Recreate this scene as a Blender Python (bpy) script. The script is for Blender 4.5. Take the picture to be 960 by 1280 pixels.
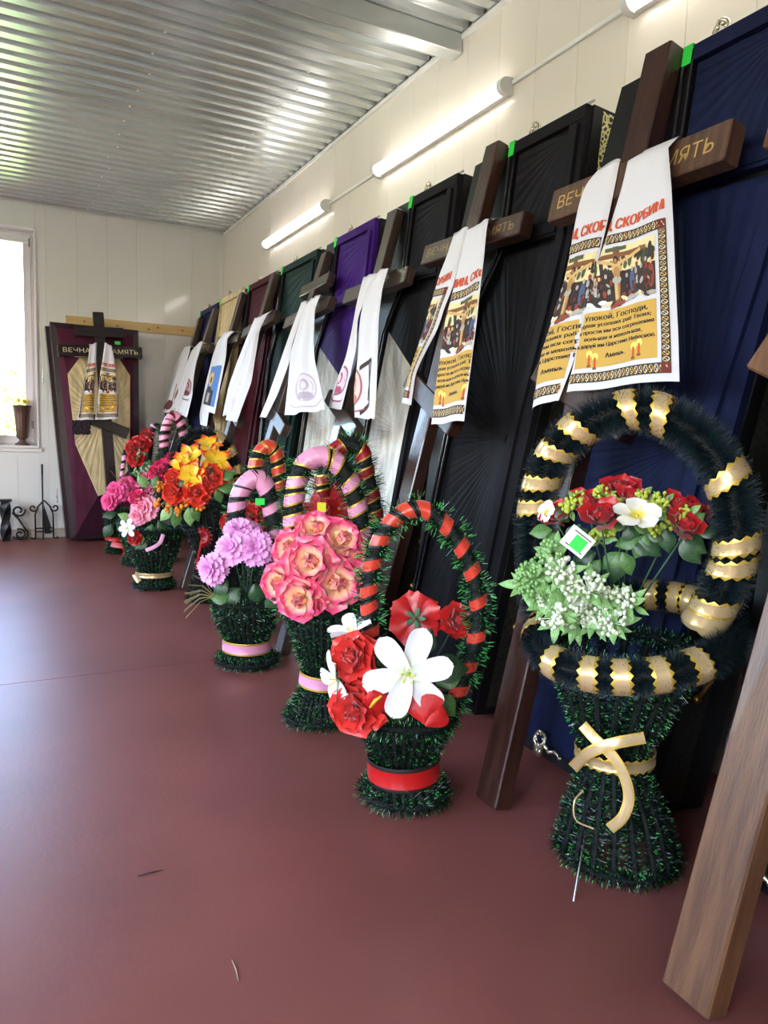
import bpy, math, random
from mathutils import Vector, Matrix, noise

for _o in list(bpy.data.objects):
    bpy.data.objects.remove(_o)
scene = bpy.context.scene
COL = scene.collection
rnd = random.Random(7)

# ------------------------------------------------------------------ camera
F = 912.8                                   # focal length in pixels of the 960x1280 frame
YAW, PIT, ROL = (math.radians(a) for a in (27.86, -6.125, 1.823))
CAM = Vector((0, 0, 1.0))
_f = Vector((math.sin(YAW) * math.cos(PIT), math.cos(YAW) * math.cos(PIT), math.sin(PIT)))
_r = Vector((math.cos(YAW), -math.sin(YAW), 0))
_u = _r.cross(_f)
RIGHT = _r * math.cos(ROL) + _u * math.sin(ROL)
UP = _u * math.cos(ROL) - _r * math.sin(ROL)
FWD = _f
cd = bpy.data.cameras.new('camera')
cd.sensor_fit = 'HORIZONTAL'
cd.sensor_width = 36
cd.lens = F / 960 * 36
cd.clip_start = 0.02
cam = bpy.data.objects.new('camera', cd)
COL.objects.link(cam)
M4 = Matrix((RIGHT, UP, -FWD)).transposed().to_4x4()
M4.translation = CAM
cam.matrix_world = M4
scene.camera = cam

# ------------------------------------------------------------------ world, exposure
scene.view_settings.view_transform = 'Standard'
scene.view_settings.look = 'None'
scene.view_settings.gamma = 1
scene.view_settings.use_curve_mapping = False
scene.view_settings.exposure = EXPOSURE = 1.0
world = bpy.data.worlds.new('sky')
scene.world = world
world.use_nodes = True
wn = world.node_tree
wn.nodes.clear()
wo = wn.nodes.new('ShaderNodeOutputWorld')
wb = wn.nodes.new('ShaderNodeBackground')
ws = wn.nodes.new('ShaderNodeTexSky')
ws.sky_type = 'NISHITA'
ws.sun_disc = False
ws.sun_elevation = math.radians(48)
ws.sun_rotation = math.radians(200)
ws.air_density = 1.0
ws.dust_density = 3.0
ws.ozone_density = 1.0
wb.inputs[1].default_value = SKY = 2.6
wn.links.new(ws.outputs[0], wb.inputs[0])
wn.links.new(wb.outputs[0], wo.inputs[0])

# room
XW, XL, YB, YF, ZC = 1.91, -3.3, 6.985, -2.6, 2.815


def portal(loc, rot, sx, sy):
    ld = bpy.data.lights.new('window_portal', 'AREA')
    ld.shape = 'RECTANGLE'
    ld.size, ld.size_y = sx, sy
    ld.cycles.is_portal = True
    o = bpy.data.objects.new('window_portal', ld)
    o.location, o.rotation_euler = loc, rot
    COL.objects.link(o)


LEFT_WINDOWS = [(-1.9, -0.1), (0.9, 2.7), (3.7, 5.5)]
WZ0, WZ1 = 0.78, 2.61
BW0, BW1 = -1.25, 0.306                     # window in the back wall (x range)
for y0, y1 in LEFT_WINDOWS:
    portal((XL - 0.02, (y0 + y1) / 2, (WZ0 + WZ1) / 2), (0, math.radians(-90), 0), WZ1 - WZ0, y1 - y0)
FRONT_FILL_WINDOWS = [(-2.9, -1.7)]  # added window out of view, there to brighten the back wall
for x0, x1 in FRONT_FILL_WINDOWS:
    portal(((x0 + x1) / 2, YF - 0.02, (WZ0 + WZ1) / 2), (math.radians(90), 0, 0), x1 - x0, WZ1 - WZ0)
portal(((BW0 + BW1) / 2, YB + 0.18, (WZ0 + WZ1) / 2), (math.radians(-90), 0, 0), BW1 - BW0, WZ1 - WZ0)


# ------------------------------------------------------------------ pixel helpers
def ray(x, y):
    return (RIGHT * ((x - 480) / F) + UP * ((640 - y) / F) + FWD)


def hit(x, y, ax, val):
    d = ray(x, y)
    return CAM + d * ((val - CAM[ax]) / d[ax])


def hit_plane(x, y, p, n):
    d = ray(x, y)
    return CAM + d * ((p - CAM).dot(n) / d.dot(n))


# ------------------------------------------------------------------ materials
def lin(c):
    return tuple(((v / 255) / 12.92 if v / 255 <= 0.04045 else ((v / 255 + 0.055) / 1.055) ** 2.4) for v in c) + (1,)


MATS = {}


def mat(name, rgb, rough=0.5, metal=0.0, var=None, bump=None, spec=None, coat=0.0, sheen=0.0, emit=None,
        coord='Object', stretch=None, trans=0.0, sub=0.0, detail=4):
    """procedural principled material; var=(scale, rgb2) mixes a second colour by noise, bump=(scale, strength)"""
    if name in MATS:
        return MATS[name]
    m = bpy.data.materials.new(name)
    m.use_nodes = True
    nt = m.node_tree
    b = nt.nodes['Principled BSDF']
    b.inputs['Base Color'].default_value = lin(rgb)
    b.inputs['Roughness'].default_value = rough
    b.inputs['Metallic'].default_value = metal
    if spec is not None:
        b.inputs['Specular IOR Level'].default_value = spec
    b.inputs['Coat Weight'].default_value = coat
    b.inputs['Sheen Weight'].default_value = sheen
    b.inputs['Transmission Weight'].default_value = trans
    if sub:
        b.inputs['Subsurface Weight'].default_value = sub
    if emit:
        b.inputs['Emission Color'].default_value = lin(emit[0])
        b.inputs['Emission Strength'].default_value = emit[1]
    if var or bump:
        tc = nt.nodes.new('ShaderNodeTexCoord')
        mp = nt.nodes.new('ShaderNodeMapping')
        nt.links.new(tc.outputs[coord], mp.inputs[0])
        if stretch:
            mp.inputs['Scale'].default_value = stretch
    if var:
        n = nt.nodes.new('ShaderNodeTexNoise')
        n.inputs['Scale'].default_value = var[0]
        n.inputs['Detail'].default_value = detail
        nt.links.new(mp.outputs[0], n.inputs['Vector'])
        r = nt.nodes.new('ShaderNodeValToRGB')
        r.color_ramp.elements[0].position = 0.33
        r.color_ramp.elements[1].position = 0.67
        r.color_ramp.elements[0].color = lin(rgb)
        r.color_ramp.elements[1].color = lin(var[1])
        nt.links.new(n.outputs['Fac'], r.inputs[0])
        nt.links.new(r.outputs[0], b.inputs['Base Color'])
    if bump:
        n2 = nt.nodes.new('ShaderNodeTexNoise')
        n2.inputs['Scale'].default_value = bump[0]
        n2.inputs['Detail'].default_value = 3
        nt.links.new(mp.outputs[0], n2.inputs['Vector'])
        bp = nt.nodes.new('ShaderNodeBump')
        bp.inputs['Strength'].default_value = bump[1]
        bp.inputs['Distance'].default_value = 0.02
        nt.links.new(n2.outputs['Fac'], bp.inputs['Height'])
        nt.links.new(bp.outputs[0], b.inputs['Normal'])
    MATS[name] = m
    return m


def petal_mat(name, base, tip, mid=None, rough=0.45, pos=0.55, sheen=0.2):
    """petal colour runs from its base to its tip along the petal's own length (generated Y)"""
    if name in MATS:
        return MATS[name]
    m = mat(name, tip, rough, sheen=sheen)
    nt = m.node_tree
    b = nt.nodes['Principled BSDF']
    tc = nt.nodes.new('ShaderNodeTexCoord')
    sp = nt.nodes.new('ShaderNodeSeparateXYZ')
    nt.links.new(tc.outputs['Generated'], sp.inputs[0])
    nz = nt.nodes.new('ShaderNodeTexNoise')
    nz.inputs['Scale'].default_value = 3.0
    nt.links.new(tc.outputs['Generated'], nz.inputs['Vector'])
    ad = nt.nodes.new('ShaderNodeMath')
    ad.operation = 'MULTIPLY_ADD'
    ad.inputs[1].default_value = 0.36
    nt.links.new(nz.outputs['Fac'], ad.inputs[0])
    nt.links.new(sp.outputs[1], ad.inputs[2])
    r = nt.nodes.new('ShaderNodeValToRGB')
    r.color_ramp.elements[0].position = 0.3
    r.color_ramp.elements[0].color = lin(base)
    r.color_ramp.elements[1].position = 1.15 if False else 1.0
    r.color_ramp.elements[1].color = lin(tip)
    if mid:
        e = r.color_ramp.elements.new(pos)
        e.color = lin(mid)
    nt.links.new(ad.outputs[0], r.inputs[0])
    nt.links.new(r.outputs[0], b.inputs['Base Color'])
    return m


# ------------------------------------------------------------------ mesh builder
class MB:
    def __init__(s):
        s.v, s.f, s.m = [], [], []

    def add(s, vs, fs, mi=0):
        o = len(s.v)
        s.v.extend([tuple(p) for p in vs])
        for f in fs:
            s.f.append([i + o for i in f])
            s.m.append(mi)

    def box(s, x0, x1, y0, y1, z0, z1, mi=0, bev=0.0):
        if bev:
            b = bev
            prof = [(x0 + b, y0), (x1 - b, y0), (x1, y0 + b), (x1, y1 - b), (x1 - b, y1), (x0 + b, y1), (x0, y1 - b), (x0, y0 + b)]
            n = 8
            cx, cy = (x0 + x1) / 2, (y0 + y1) / 2

            def sh(p):
                return (p[0] + (b if p[0] < cx else -b), p[1] + (b if p[1] < cy else -b))
            rows = [[(*sh(p), z0) for p in prof], [(*p, z0 + b) for p in prof], [(*p, z1 - b) for p in prof], [(*sh(p), z1) for p in prof]]
            vs = [p for r in rows for p in r]
            fs = [[k * n + i, k * n + (i + 1) % n, (k + 1) * n + (i + 1) % n, (k + 1) * n + i] for k in range(3) for i in range(n)]
            fs += [list(range(n))[::-1], [3 * n + i for i in range(n)]]
            s.add(vs, fs, mi)
            return
        s.add([(x0, y0, z0), (x1, y0, z0), (x1, y1, z0), (x0, y1, z0), (x0, y0, z1), (x1, y0, z1), (x1, y1, z1), (x0, y1, z1)],
              [[3, 2, 1, 0], [4, 5, 6, 7], [0, 1, 5, 4], [1, 2, 6, 5], [2, 3, 7, 6], [3, 0, 4, 7]], mi)

    def prism(s, pts, y0, y1, mi=0):
        """pts (x,z) polygon extruded in y"""
        n = len(pts)
        vs = [(p[0], y0, p[1]) for p in pts] + [(p[0], y1, p[1]) for p in pts]
        fs = [list(range(n)), [n + i for i in range(n)][::-1]]
        fs += [[(i + 1) % n, i, n + i, n + (i + 1) % n] for i in range(n)]
        s.add(vs, fs, mi)

    def tube(s, path, r, n=8, mi=0, cap=True, closed=False):
        path = [Vector(p) for p in path]
        rr = r if hasattr(r, '__len__') else [r] * len(path)
        rings = []
        t0 = None
        for i, p in enumerate(path):
            if closed:
                t = path[(i + 1) % len(path)] - path[i - 1]
            else:
                t = path[min(i + 1, len(path) - 1)] - path[max(i - 1, 0)]
            t.normalize()
            if t0 is None:
                a = t.orthogonal().normalized()
            else:
                a = a - t * a.dot(t)
                if a.length < 1e-6:
                    a = t.orthogonal()
                a.normalize()
            t0 = t
            b = t.cross(a)
            rings.append([p + (a * math.cos(2 * math.pi * k / n) + b * math.sin(2 * math.pi * k / n)) * rr[i] for k in range(n)])
        vs = [q for rg in rings for q in rg]
        L = len(path)
        fs = [[i * n + k, i * n + (k + 1) % n, ((i + 1) % L) * n + (k + 1) % n, ((i + 1) % L) * n + k]
              for i in range(L if closed else L - 1) for k in range(n)]
        if cap and not closed:
            fs += [list(range(n))[::-1], [(L - 1) * n + k for k in range(n)]]
        s.add(vs, fs, mi)

    def lathe(s, prof, n=24, mi=0, c=(0, 0, 0), flute=0.0, nf=0):
        vs, fs = [], []
        for r, z in prof:
            for k in range(n):
                a = 2 * math.pi * k / n
                q = r * (1 + (flute * math.cos(nf * a) if nf else 0))
                vs.append((c[0] + q * math.cos(a), c[1] + q * math.sin(a), c[2] + z))
        for i in range(len(prof) - 1):
            for k in range(n):
                fs.append([i * n + k, i * n + (k + 1) % n, (i + 1) * n + (k + 1) % n, (i + 1) * n + k])
        fs.append(list(range(n))[::-1])
        fs.append([(len(prof) - 1) * n + k for k in range(n)])
        s.add(vs, fs, mi)

    def ball(s, c, r, mi=0, n=6, sz=1.0):
        prof = [(r * math.sin(math.pi * (i + 0.5) / n), -r * sz * math.cos(math.pi * (i + 0.5) / n)) for i in range(n)]
        s.lathe(prof, n + 2, mi, c)

    def mesh(s, name, mats, smooth=False):
        me = bpy.data.meshes.new(name)
        me.from_pydata(s.v, [], s.f)
        for m in (mats if isinstance(mats, (list, tuple)) else [mats]):
            me.materials.append(m)
        if any(s.m):
            me.polygons.foreach_set('material_index', s.m)
        if smooth:
            me.polygons.foreach_set('use_smooth', [True] * len(s.f))
        me.update()
        return me

    def build(s, name, mats, parent=None, smooth=False, mw=None):
        return put(name, s.mesh(name, mats, smooth), parent, mw)


def put(name, me, parent=None, mw=None, local=None):
    o = bpy.data.objects.new(name, me)
    COL.objects.link(o)
    if parent is not None:
        o.parent = parent
    if mw is not None:
        o.matrix_world = mw
    if local is not None:
        o.matrix_local = local
    return o


def auto_smooth(o, ang=35):
    me = o.data
    me.polygons.foreach_set('use_smooth', [True] * len(me.polygons))
    try:
        me.set_sharp_from_angle(angle=math.radians(ang))
    except Exception:
        pass
    return o


def empty(name, mw=None, loc=None):
    o = bpy.data.objects.new(name, None)
    o.empty_display_size = 0.05
    COL.objects.link(o)
    if mw is not None:
        o.matrix_world = mw
    elif loc is not None:
        o.location = loc
    return o


def tag(o, label, cat, group=None):
    o['label'] = label
    o['category'] = cat
    if group:
        o['group'] = group
    return o


def struct(o):
    o['kind'] = 'structure'
    return o


def frame(origin, theta, facing='x', drift=0.0):
    """lean frame: local X = right as seen from the room, Y = into the wall, Z = up along the leaning thing"""
    s, c = math.sin(theta), math.cos(theta)
    if facing == 'x':
        X, Y, Z = Vector((0, -1, 0)), Vector((c, 0, -s)), Vector((s, 0, c))
    else:
        X, Y, Z = Vector((1, 0, 0)), Vector((0, c, -s)), Vector((0, s, c))
    if drift:
        R = Matrix.Rotation(drift, 3, Y)
        X, Z = R @ X, R @ Z
    m = Matrix((X, Y, Z)).transposed().to_4x4()
    m.translation = Vector(origin)
    return m


def fpx(m, x, y, yo=0.0):
    """pixel -> local (x, z) on the plane local y = yo of frame m"""
    n = m.col[1].to_3d()
    p = m.translation + n * yo
    w = hit_plane(x, y, p, n)
    q = m.inverted() @ w
    return q.x, q.z


def text_mesh(body, size=1.0, offset=0.0, extrude=0.0, align='CENTER', res=2, shear=0.0):
    """returns verts (x,y,z) and faces of a text string"""
    cu = bpy.data.curves.new('t', 'FONT')
    cu.body = body
    cu.size = size
    cu.offset = offset
    cu.extrude = extrude
    cu.align_x = align
    cu.resolution_u = res
    cu.shear = shear
    o = bpy.data.objects.new('t', cu)
    COL.objects.link(o)
    bpy.context.view_layer.update()
    dg = bpy.context.evaluated_depsgraph_get()
    me = bpy.data.meshes.new_from_object(o.evaluated_get(dg))
    vs = [tuple(v.co) for v in me.vertices]
    fs = [list(p.vertices) for p in me.polygons]
    bpy.data.objects.remove(o)
    bpy.data.curves.remove(cu)
    bpy.data.meshes.remove(me)
    return vs, fs


# ================================================================== the room
M_floor = mat('floor_paint', (142, 82, 76), 0.4, var=(1.8, (124, 71, 66)), bump=(60, 0.03), detail=10)
M_gap = mat('joint_dirt', (40, 20, 20), 0.9)
M_wall = mat('pvc_cream', (228, 219, 208), 0.2, bump=(1.2, 0.02))
M_wallb = mat('pvc_white', (228, 226, 221), 0.1, bump=(1.2, 0.01))
M_trimw = mat('white_plastic', (232, 230, 226), 0.35)
M_metal = mat('galvanised_sheet', (216, 219, 218), 0.27, metal=0.72, var=(3, (206, 210, 210)), bump=(9, 0.012))
M_beam = mat('galvanised_beam', (205, 208, 206), 0.38, metal=0.8)
M_dark = mat('void_dark', (25, 24, 24), 0.9)

JY = 3.058
b = MB()
b.box(XL, XW, YF, JY - 0.0025, -0.06, 0)
b.box(XL, XW, JY + 0.0025, YB, -0.06, 0)
fl = struct(b.build('floor', M_floor))
b = MB()
b.box(XL, XW, JY - 0.0025, JY + 0.0025, -0.06, -0.006)
b.build('floor_joint', M_gap, fl)

# ceiling: C-8 type sheets, ribs run across the room, 115 mm apart
b = MB()
b.box(XL - .1, XW + .1, YF - .1, YB + .1, ZC + 0.06, ZC + 0.1)
ce = struct(b.build('ceiling', M_dark))
P, HH = 0.1145, 0.024
nrib = 10
prof = []
for k in range(nrib):
    y = k * P
    prof += [(y, 0), (y + 0.056, 0), (y + 0.064, HH), (y + 0.1065, HH)]
prof.append((nrib * P + 0.002, 0))
b = MB()
x0, x1 = XL + 0.002, XW - 0.002
nx = 6
for i in range(len(prof) - 1):
    for j in range(nx):
        xa, xb = x0 + (x1 - x0) * j / nx, x0 + (x1 - x0) * (j + 1) / nx
        (ya, za), (yb, zb) = prof[i], prof[i + 1]
        b.add([(xa, ya, za), (xb, ya, za), (xb, yb, zb), (xa, yb, zb)], [[3, 2, 1, 0]])
sheet = b.mesh('metal_sheet', M_metal)
ys = YB - 0.03 - nrib * P
while ys > YF - nrib * P:
    put('metal_sheet', sheet, ce, local=Matrix.Translation((0, max(ys, YF) if False else ys, ZC + 0.004)))
    ys -= nrib * P
# screws
bs = MB()
bs.lathe([(0.006, 0), (0.006, -0.003), (0.003, -0.006), (0.001, -0.0065)], 8)
screw = bs.mesh('screw', M_beam)
for xs in (1.45, 0.72, -0.2):
    for k in range(0, 30, 2):
        put('screw', screw, ce, local=Matrix.Translation((xs + rnd.uniform(-.02, .02), YB - 0.03 - (k + 0.75) * P + 0.056 - 0.115 * 0.25, ZC + 0.0035)))
# beam under the sheets
b = MB()
b.box(XL, XW - 0.004, 2.985, 3.07, ZC - 0.085, ZC + 0.003, bev=0.004)
struct(b.build('trim_1', M_beam))


def wall_panels(name, parent, m, along, a0, a1, fixed, z0, z1, off, pitch=0.2455, holes=()):
    """vertical cladding boards along one wall; a board crossing a hole is cut to the strips around it"""
    a = a0
    while a < a1 - 0.01:
        e = min(a + pitch, a1)
        spans = [(a, e, z0, z1)]
        for h0, h1, hz0, hz1 in holes:
            ns = []
            for (p, q, r, t) in spans:
                if q <= h0 or p >= h1:
                    ns.append((p, q, r, t))
                    continue
                if p < h0:
                    ns.append((p, h0, r, t))
                if q > h1:
                    ns.append((h1, q, r, t))
                pp, qq = max(p, h0), min(q, h1)
                ns.append((pp, qq, r, hz0))
                ns.append((pp, qq, hz1, t))
            spans = ns
        for (p, q, r, t) in spans:
            if q - p < 0.004:
                continue
            bb = MB()
            g = 0.0005
            if along == 'y':
                bb.box(fixed, fixed + off, p + g, q - g, r, t, bev=0.001)
            else:
                bb.box(p + g, q - g, fixed, fixed + off, r, t, bev=0.001)
            bb.build(name, m, parent)
        a = e


b = MB()
b.box(XW + 0.01, XW + 0.08, YF, YB + 0.1, 0, ZC + 0.06)
wr = struct(b.build('wall_right', M_gap if False else M_wall))
wall_panels('wall_board', wr, M_wall, 'y', 1.7175 - 0.2455 * 18, YB, XW, 0.0, ZC - 0.004, 0.009)
# small cove strip under the sheets on the right wall
b = MB()
b.box(XW - 0.012, XW, YF, YB, ZC - 0.022, ZC - 0.001)
struct(b.build('trim_2', M_trimw))

# back wall with its window opening
b = MB()
y0, y1 = YB + 0.01, YB + 0.2
b.box(XL, BW0, y0, y1, 0, ZC + .06)
b.box(BW1, XW + 0.08, y0, y1, 0, ZC + .06)
b.box(BW0, BW1, y0, y1, 0, WZ0)
b.box(BW0, BW1, y0, y1, WZ1, ZC + .06)
wb_ = struct(b.build('wall_back', M_wallb))
wall_panels('wall_board', wb_, M_wallb, 'x', XL, XW, YB, 0.0, ZC - 0.004, 0.009, holes=[(BW0, BW1, WZ0, WZ1)])
b = MB()
b.box(0.32, XW - 0.3, YB - 0.018, YB, 0.0, 0.07, bev=0.004)
b.box(XL, 0.32, YB - 0.018, YB, 0.0, 0.07, bev=0.004)
b.box(XL, XW - 0.3, YB - 0.026, YB, 0.07, 0.082, bev=0.003)
struct(b.build('baseboard_back', mat('pvc_beige', (196, 186, 172), 0.35)))
b = MB()
b.box(XW - 0.014, XW, YB - 0.014, YB, 0, ZC - 0.006)
struct(b.build('trim_3', M_wallb))


def window(idx, along, a0, a1, fixed, sign):
    """plastic window in an opening: reveal, frame, sash, panes, sill, hinges. fixed = room face of the wall"""
    M_pf = mat('window_plastic', (226, 220, 222), 0.3)
    M_glass = MATS.get('glass')
    if not M_glass:
        M_glass = bpy.data.materials.new('glass')
        M_glass.use_nodes = True
        nt = M_glass.node_tree
        nt.nodes.clear()
        out = nt.nodes.new('ShaderNodeOutputMaterial')
        tr = nt.nodes.new('ShaderNodeBsdfTransparent')
        gl = nt.nodes.new('ShaderNodeBsdfGlossy')
        gl.inputs['Roughness'].default_value = 0.02
        mx = nt.nodes.new('ShaderNodeMixShader')
        fr = nt.nodes.new('ShaderNodeFresnel')
        fr.inputs[0].default_value = 1.35
        nt.links.new(fr.outputs[0], mx.inputs[0])
        nt.links.new(tr.outputs[0], mx.inputs[1])
        nt.links.new(gl.outputs[0], mx.inputs[2])
        nt.links.new(mx.outputs[0], out.inputs[0])
        MATS['glass'] = M_glass

    def bx(bb, p0, p1, d0, d1, z0, z1, bev=0.0):
        d0, d1 = sorted((fixed + sign * d0, fixed + sign * d1))
        if along == 'x':
            bb.box(p0, p1, d0, d1, z0, z1, bev=bev)
        else:
            bb.box(d0, d1, p0, p1, z0, z1, bev=bev)
    root = MB()
    e = 0.045
    for (p0, p1, z0, z1) in ((a0, a1, WZ0, WZ0 + e), (a0, a1, WZ1 - e, WZ1), (a0, a0 + e, WZ0 + e, WZ1 - e), (a1 - e, a1, WZ0 + e, WZ1 - e)):
        bx(root, p0, p1, 0.10, 0.17, z0, z1, 0.004)
    w = struct(root.build('window_%d' % idx, M_pf))
    r = MB()
    bx(r, a0, a0 + 0.012, -0.012, 0.10, WZ0, WZ1)
    bx(r, a1 - 0.012, a1, -0.012, 0.10, WZ0, WZ1)
    bx(r, a0, a1, -0.012, 0.10, WZ1 - 0.012, WZ1)
    r.build('reveal', mat('reveal_plastic', (236, 230, 232), 0.35), w)
    r = MB()
    bx(r, a0 - 0.0, a1 + 0.0, -0.03, 0.10, WZ0 - 0.0, WZ0 + 0.022, 0.003)
    bx(r, a0, a1 + 0.02, -0.014, 0.0, WZ0 - 0.03, WZ0)
    r.build('window_sill', M_trimw, w)
    mid = (a0 + a1) / 2
    for s0, s1 in ((a0 + e - .01, mid), (mid, a1 - e + .01)):
        s = MB()
        t = 0.06
        for (p0, p1, z0, z1) in ((s0, s1, WZ0 + e - .01, WZ0 + e + t), (s0, s1, WZ1 - e - t, WZ1 - e + .01), (s0, s0 + t, WZ0 + e + t, WZ1 - e - t), (s1 - t, s1, WZ0 + e + t, WZ1 - e - t)):
            bx(s, p0, p1, 0.085, 0.15, z0, z1, 0.004)
        so = s.build('sash', M_pf, w)
        g = MB()
        bx(g, s0 + t - .004, s1 - t + .004, 0.112, 0.118, WZ0 + e + t - .004, WZ1 - e - t + .004)
        g.build('pane', M_glass, so)
    for z in (WZ0 + 0.2, WZ1 - 0.1):
        h = MB()
        bx(h, a1 - e - 0.006, a1 - e + 0.008, 0.072, 0.09, z - 0.035, z + 0.035, 0.003)
        h.build('hinge', mat('hinge_grey', (150, 146, 150), 0.35, metal=0.5), w)
    return w


window(1, 'x', BW0, BW1, YB, 1)
# left wall (out of view) with its windows, and the wall behind the photographer
b = MB()
edges = [YF] + [v for w in LEFT_WINDOWS for v in w] + [YB + 0.1]
for i in range(0, len(edges), 2):
    b.box(XL - 0.2, XL, edges[i], edges[i + 1], 0, ZC + .06)
for y0, y1 in LEFT_WINDOWS:
    b.box(XL - 0.2, XL, y0, y1, 0, WZ0)
    b.box(XL - 0.2, XL, y0, y1, WZ1, ZC + .06)
struct(b.build('wall_left', M_wallb))
for i, (y0, y1) in enumerate(LEFT_WINDOWS):
    window(2 + i, 'y', y0, y1, XL, -1)
b = MB()
edges = [XL - .2] + [v for w in FRONT_FILL_WINDOWS for v in w] + [XW + 0.08]
for i in range(0, len(edges), 2):
    b.box(edges[i], edges[i + 1], YF - 0.2, YF, 0, ZC + .06)
for x0, x1 in FRONT_FILL_WINDOWS:
    b.box(x0, x1, YF - 0.2, YF, 0, WZ0)
    b.box(x0, x1, YF - 0.2, YF, WZ1, ZC + .06)
struct(b.build('wall_front', M_wallb))
for i, (x0, x1) in enumerate(FRONT_FILL_WINDOWS):
    window(5 + i, 'x', x0, x1, YF, -1)  # added fill window, unseen behind the camera

# batten lamps on the right wall with the cable duct between them
M_lamp = mat('lamp_diffuser', (255, 252, 246), 0.4, emit=((255, 250, 244), 5.0))
M_cap = mat('lamp_cap', (225, 224, 220), 0.4)
ZL = 2.437


def lamp(y0, y1, label):
    t = tag(empty('batten_lamp', loc=(XW, (y0 + y1) / 2, ZL)), label, 'lamp', 'batten lamps on the cream wall')
    bb = MB()
    L = (y1 - y0) / 2
    bb.box(-0.03, -0.001, -L + 0.004, L - 0.004, -0.031, 0.031, bev=0.003)
    bb.build('housing', M_cap, t)
    # rounded diffuser
    bb = MB()
    n = 10
    pr = [(-0.03 - 0.034 * math.sin(math.pi * k / n), -0.030 * math.cos(math.pi * k / n)) for k in range(n + 1)]
    vs = [(p[0], s * (L - 0.03), p[1]) for s in (-1, 1) for p in pr]
    m = n + 1
    fs = [[k, k + 1, m + k + 1, m + k] for k in range(n)] + [list(range(m))[::-1], [m + k for k in range(m)]]
    bb.add(vs, fs)
    bb.build('diffuser', M_lamp, t, True)
    for s in (-1, 1):
        bb = MB()
        pr2 = [(-0.001, -0.034)] + [(-0.03 - 0.038 * math.sin(math.pi * k / n), -0.034 * math.cos(math.pi * k / n)) for k in range(n + 1)] + [(-0.001, 0.034)]
        vs = [(p[0], yy, p[1]) for yy in (s * (L - 0.03), s * L) for p in pr2]
        m = len(pr2)
        fs = [[k, (k + 1) % m, m + (k + 1) % m, m + k] for k in range(m)] + [list(range(m))[::-1], [m + k for k in range(m)]]
        bb.add(vs, fs)
        bb.build('end_cap', M_cap, t)


lamp(2.59, 3.775, 'long glowing batten lamp on the cream wall above the black coffins')
lamp(4.47, 5.68, 'glowing batten lamp on the cream wall nearest the back corner')
lamp(0.75, 1.94, 'glowing batten lamp on the cream wall above the navy blue coffin')
for y0, y1, l in ((3.78, 4.465, 'short white cable duct between the two batten lamps above the purple coffin'),
                  (1.945, 2.585, 'white cable duct on the cream wall above the blue and black coffins')):
    b = MB()
    b.box(XW - 0.014, XW - 0.0005, y0, y1, ZL + 0.004, ZL + 0.022, bev=0.002)
    tag(b.build('cable_duct', M_trimw), l, 'cable duct')

# pine board on the back wall
b = MB()
b.box(0.53, 1.66, YB - 0.024, YB - 0.001, 1.84, 1.925, bev=0.003)
M_pine = mat('pine', (214, 182, 128), 0.5, var=(3, (196, 160, 104)), stretch=(0.6, 6, 9))
o = tag(b.build('pine_board', M_pine), 'pale pine board fixed across the back wall above the plum coffin', 'board')
for kx, kz in ((0.68, 1.885), (0.95, 1.872), (1.3, 1.89), (1.22, 1.868), (1.52, 1.885)):
    b = MB()
    b.lathe([(0.008, 0), (0.007, 0.0006)], 10)
    b.v = [(kx + q[0] * 1.3, YB - 0.0241 - q[2], kz + q[1]) for q in b.v]
    b.build('knot', mat('pine_knot', (140, 96, 56), 0.6), o)


# ================================================================== coffins
def seg_hit(c, d, poly):
    best = None
    n = len(poly)
    for i in range(n):
        ax, az = poly[i]
        bx_, bz = poly[(i + 1) % n]
        ex, ez = bx_ - ax, bz - az
        den = d[0] * ez - d[1] * ex
        if abs(den) < 1e-9:
            continue
        t = ((ax - c[0]) * ez - (az - c[1]) * ex) / den
        u = ((ax - c[0]) * d[1] - (az - c[1]) * d[0]) / den
        if t > 1e-5 and -1e-6 <= u <= 1 + 1e-6:
            best = t if best is None else max(best, t)
    return best


def pleat_fan(poly, c, n, amp, y0, seed=1):
    """cloth pulled into pleats that radiate from c over the polygon (x,z); returns an MB"""
    r = random.Random(seed)
    ang = [2 * math.pi * k / n + r.uniform(-.25, .25) * 2 * math.pi / n for k in range(n)]
    for p in poly:
        ang.append(math.atan2(p[1] - c[1], p[0] - c[0]) % (2 * math.pi))
    ang.sort()
    b = MB()
    rows = []
    for k, a in enumerate(ang):
        d = (math.cos(a), math.sin(a))
        t = seg_hit(c, d, poly)
        if t is None:
            rows.append(None)
            continue
        h = amp * (r.uniform(0.6, 1.0) if k % 2 else r.uniform(-0.1, 0.25))
        rows.append([(c[0] + d[0] * t * q, y0 - h * w, c[1] + d[1] * t * q) for q, w in ((0.02, 0.04), (0.25, 0.3), (0.6, 0.7), (0.97, 0.8), (1.0, 0.0))])
    m = len(ang)
    for k in range(m):
        A, B = rows[k], rows[(k + 1) % m]
        da = (ang[(k + 1) % m] - ang[k]) % (2 * math.pi)
        if A is None or B is None or da > 1.2:
            continue
        b.add(A + B, [[j, j + 1, 6 + j, 5 + j] for j in range(4)])
    return b


M_blackbox = mat('black_lacquer', (16, 16, 18), 0.42, spec=0.3)
M_piping = mat('black_piping', (40, 40, 46), 0.18, coat=0.6)
M_green = mat('price_green', (40, 210, 70), 0.6, emit=None)
M_sticker_w = mat('price_white', (236, 236, 232), 0.6)
M_silver = mat('silver_ornament', (214, 206, 184), 0.25, metal=0.9)
M_brass = mat('brass', (196, 150, 70), 0.3, metal=0.9)


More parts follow.
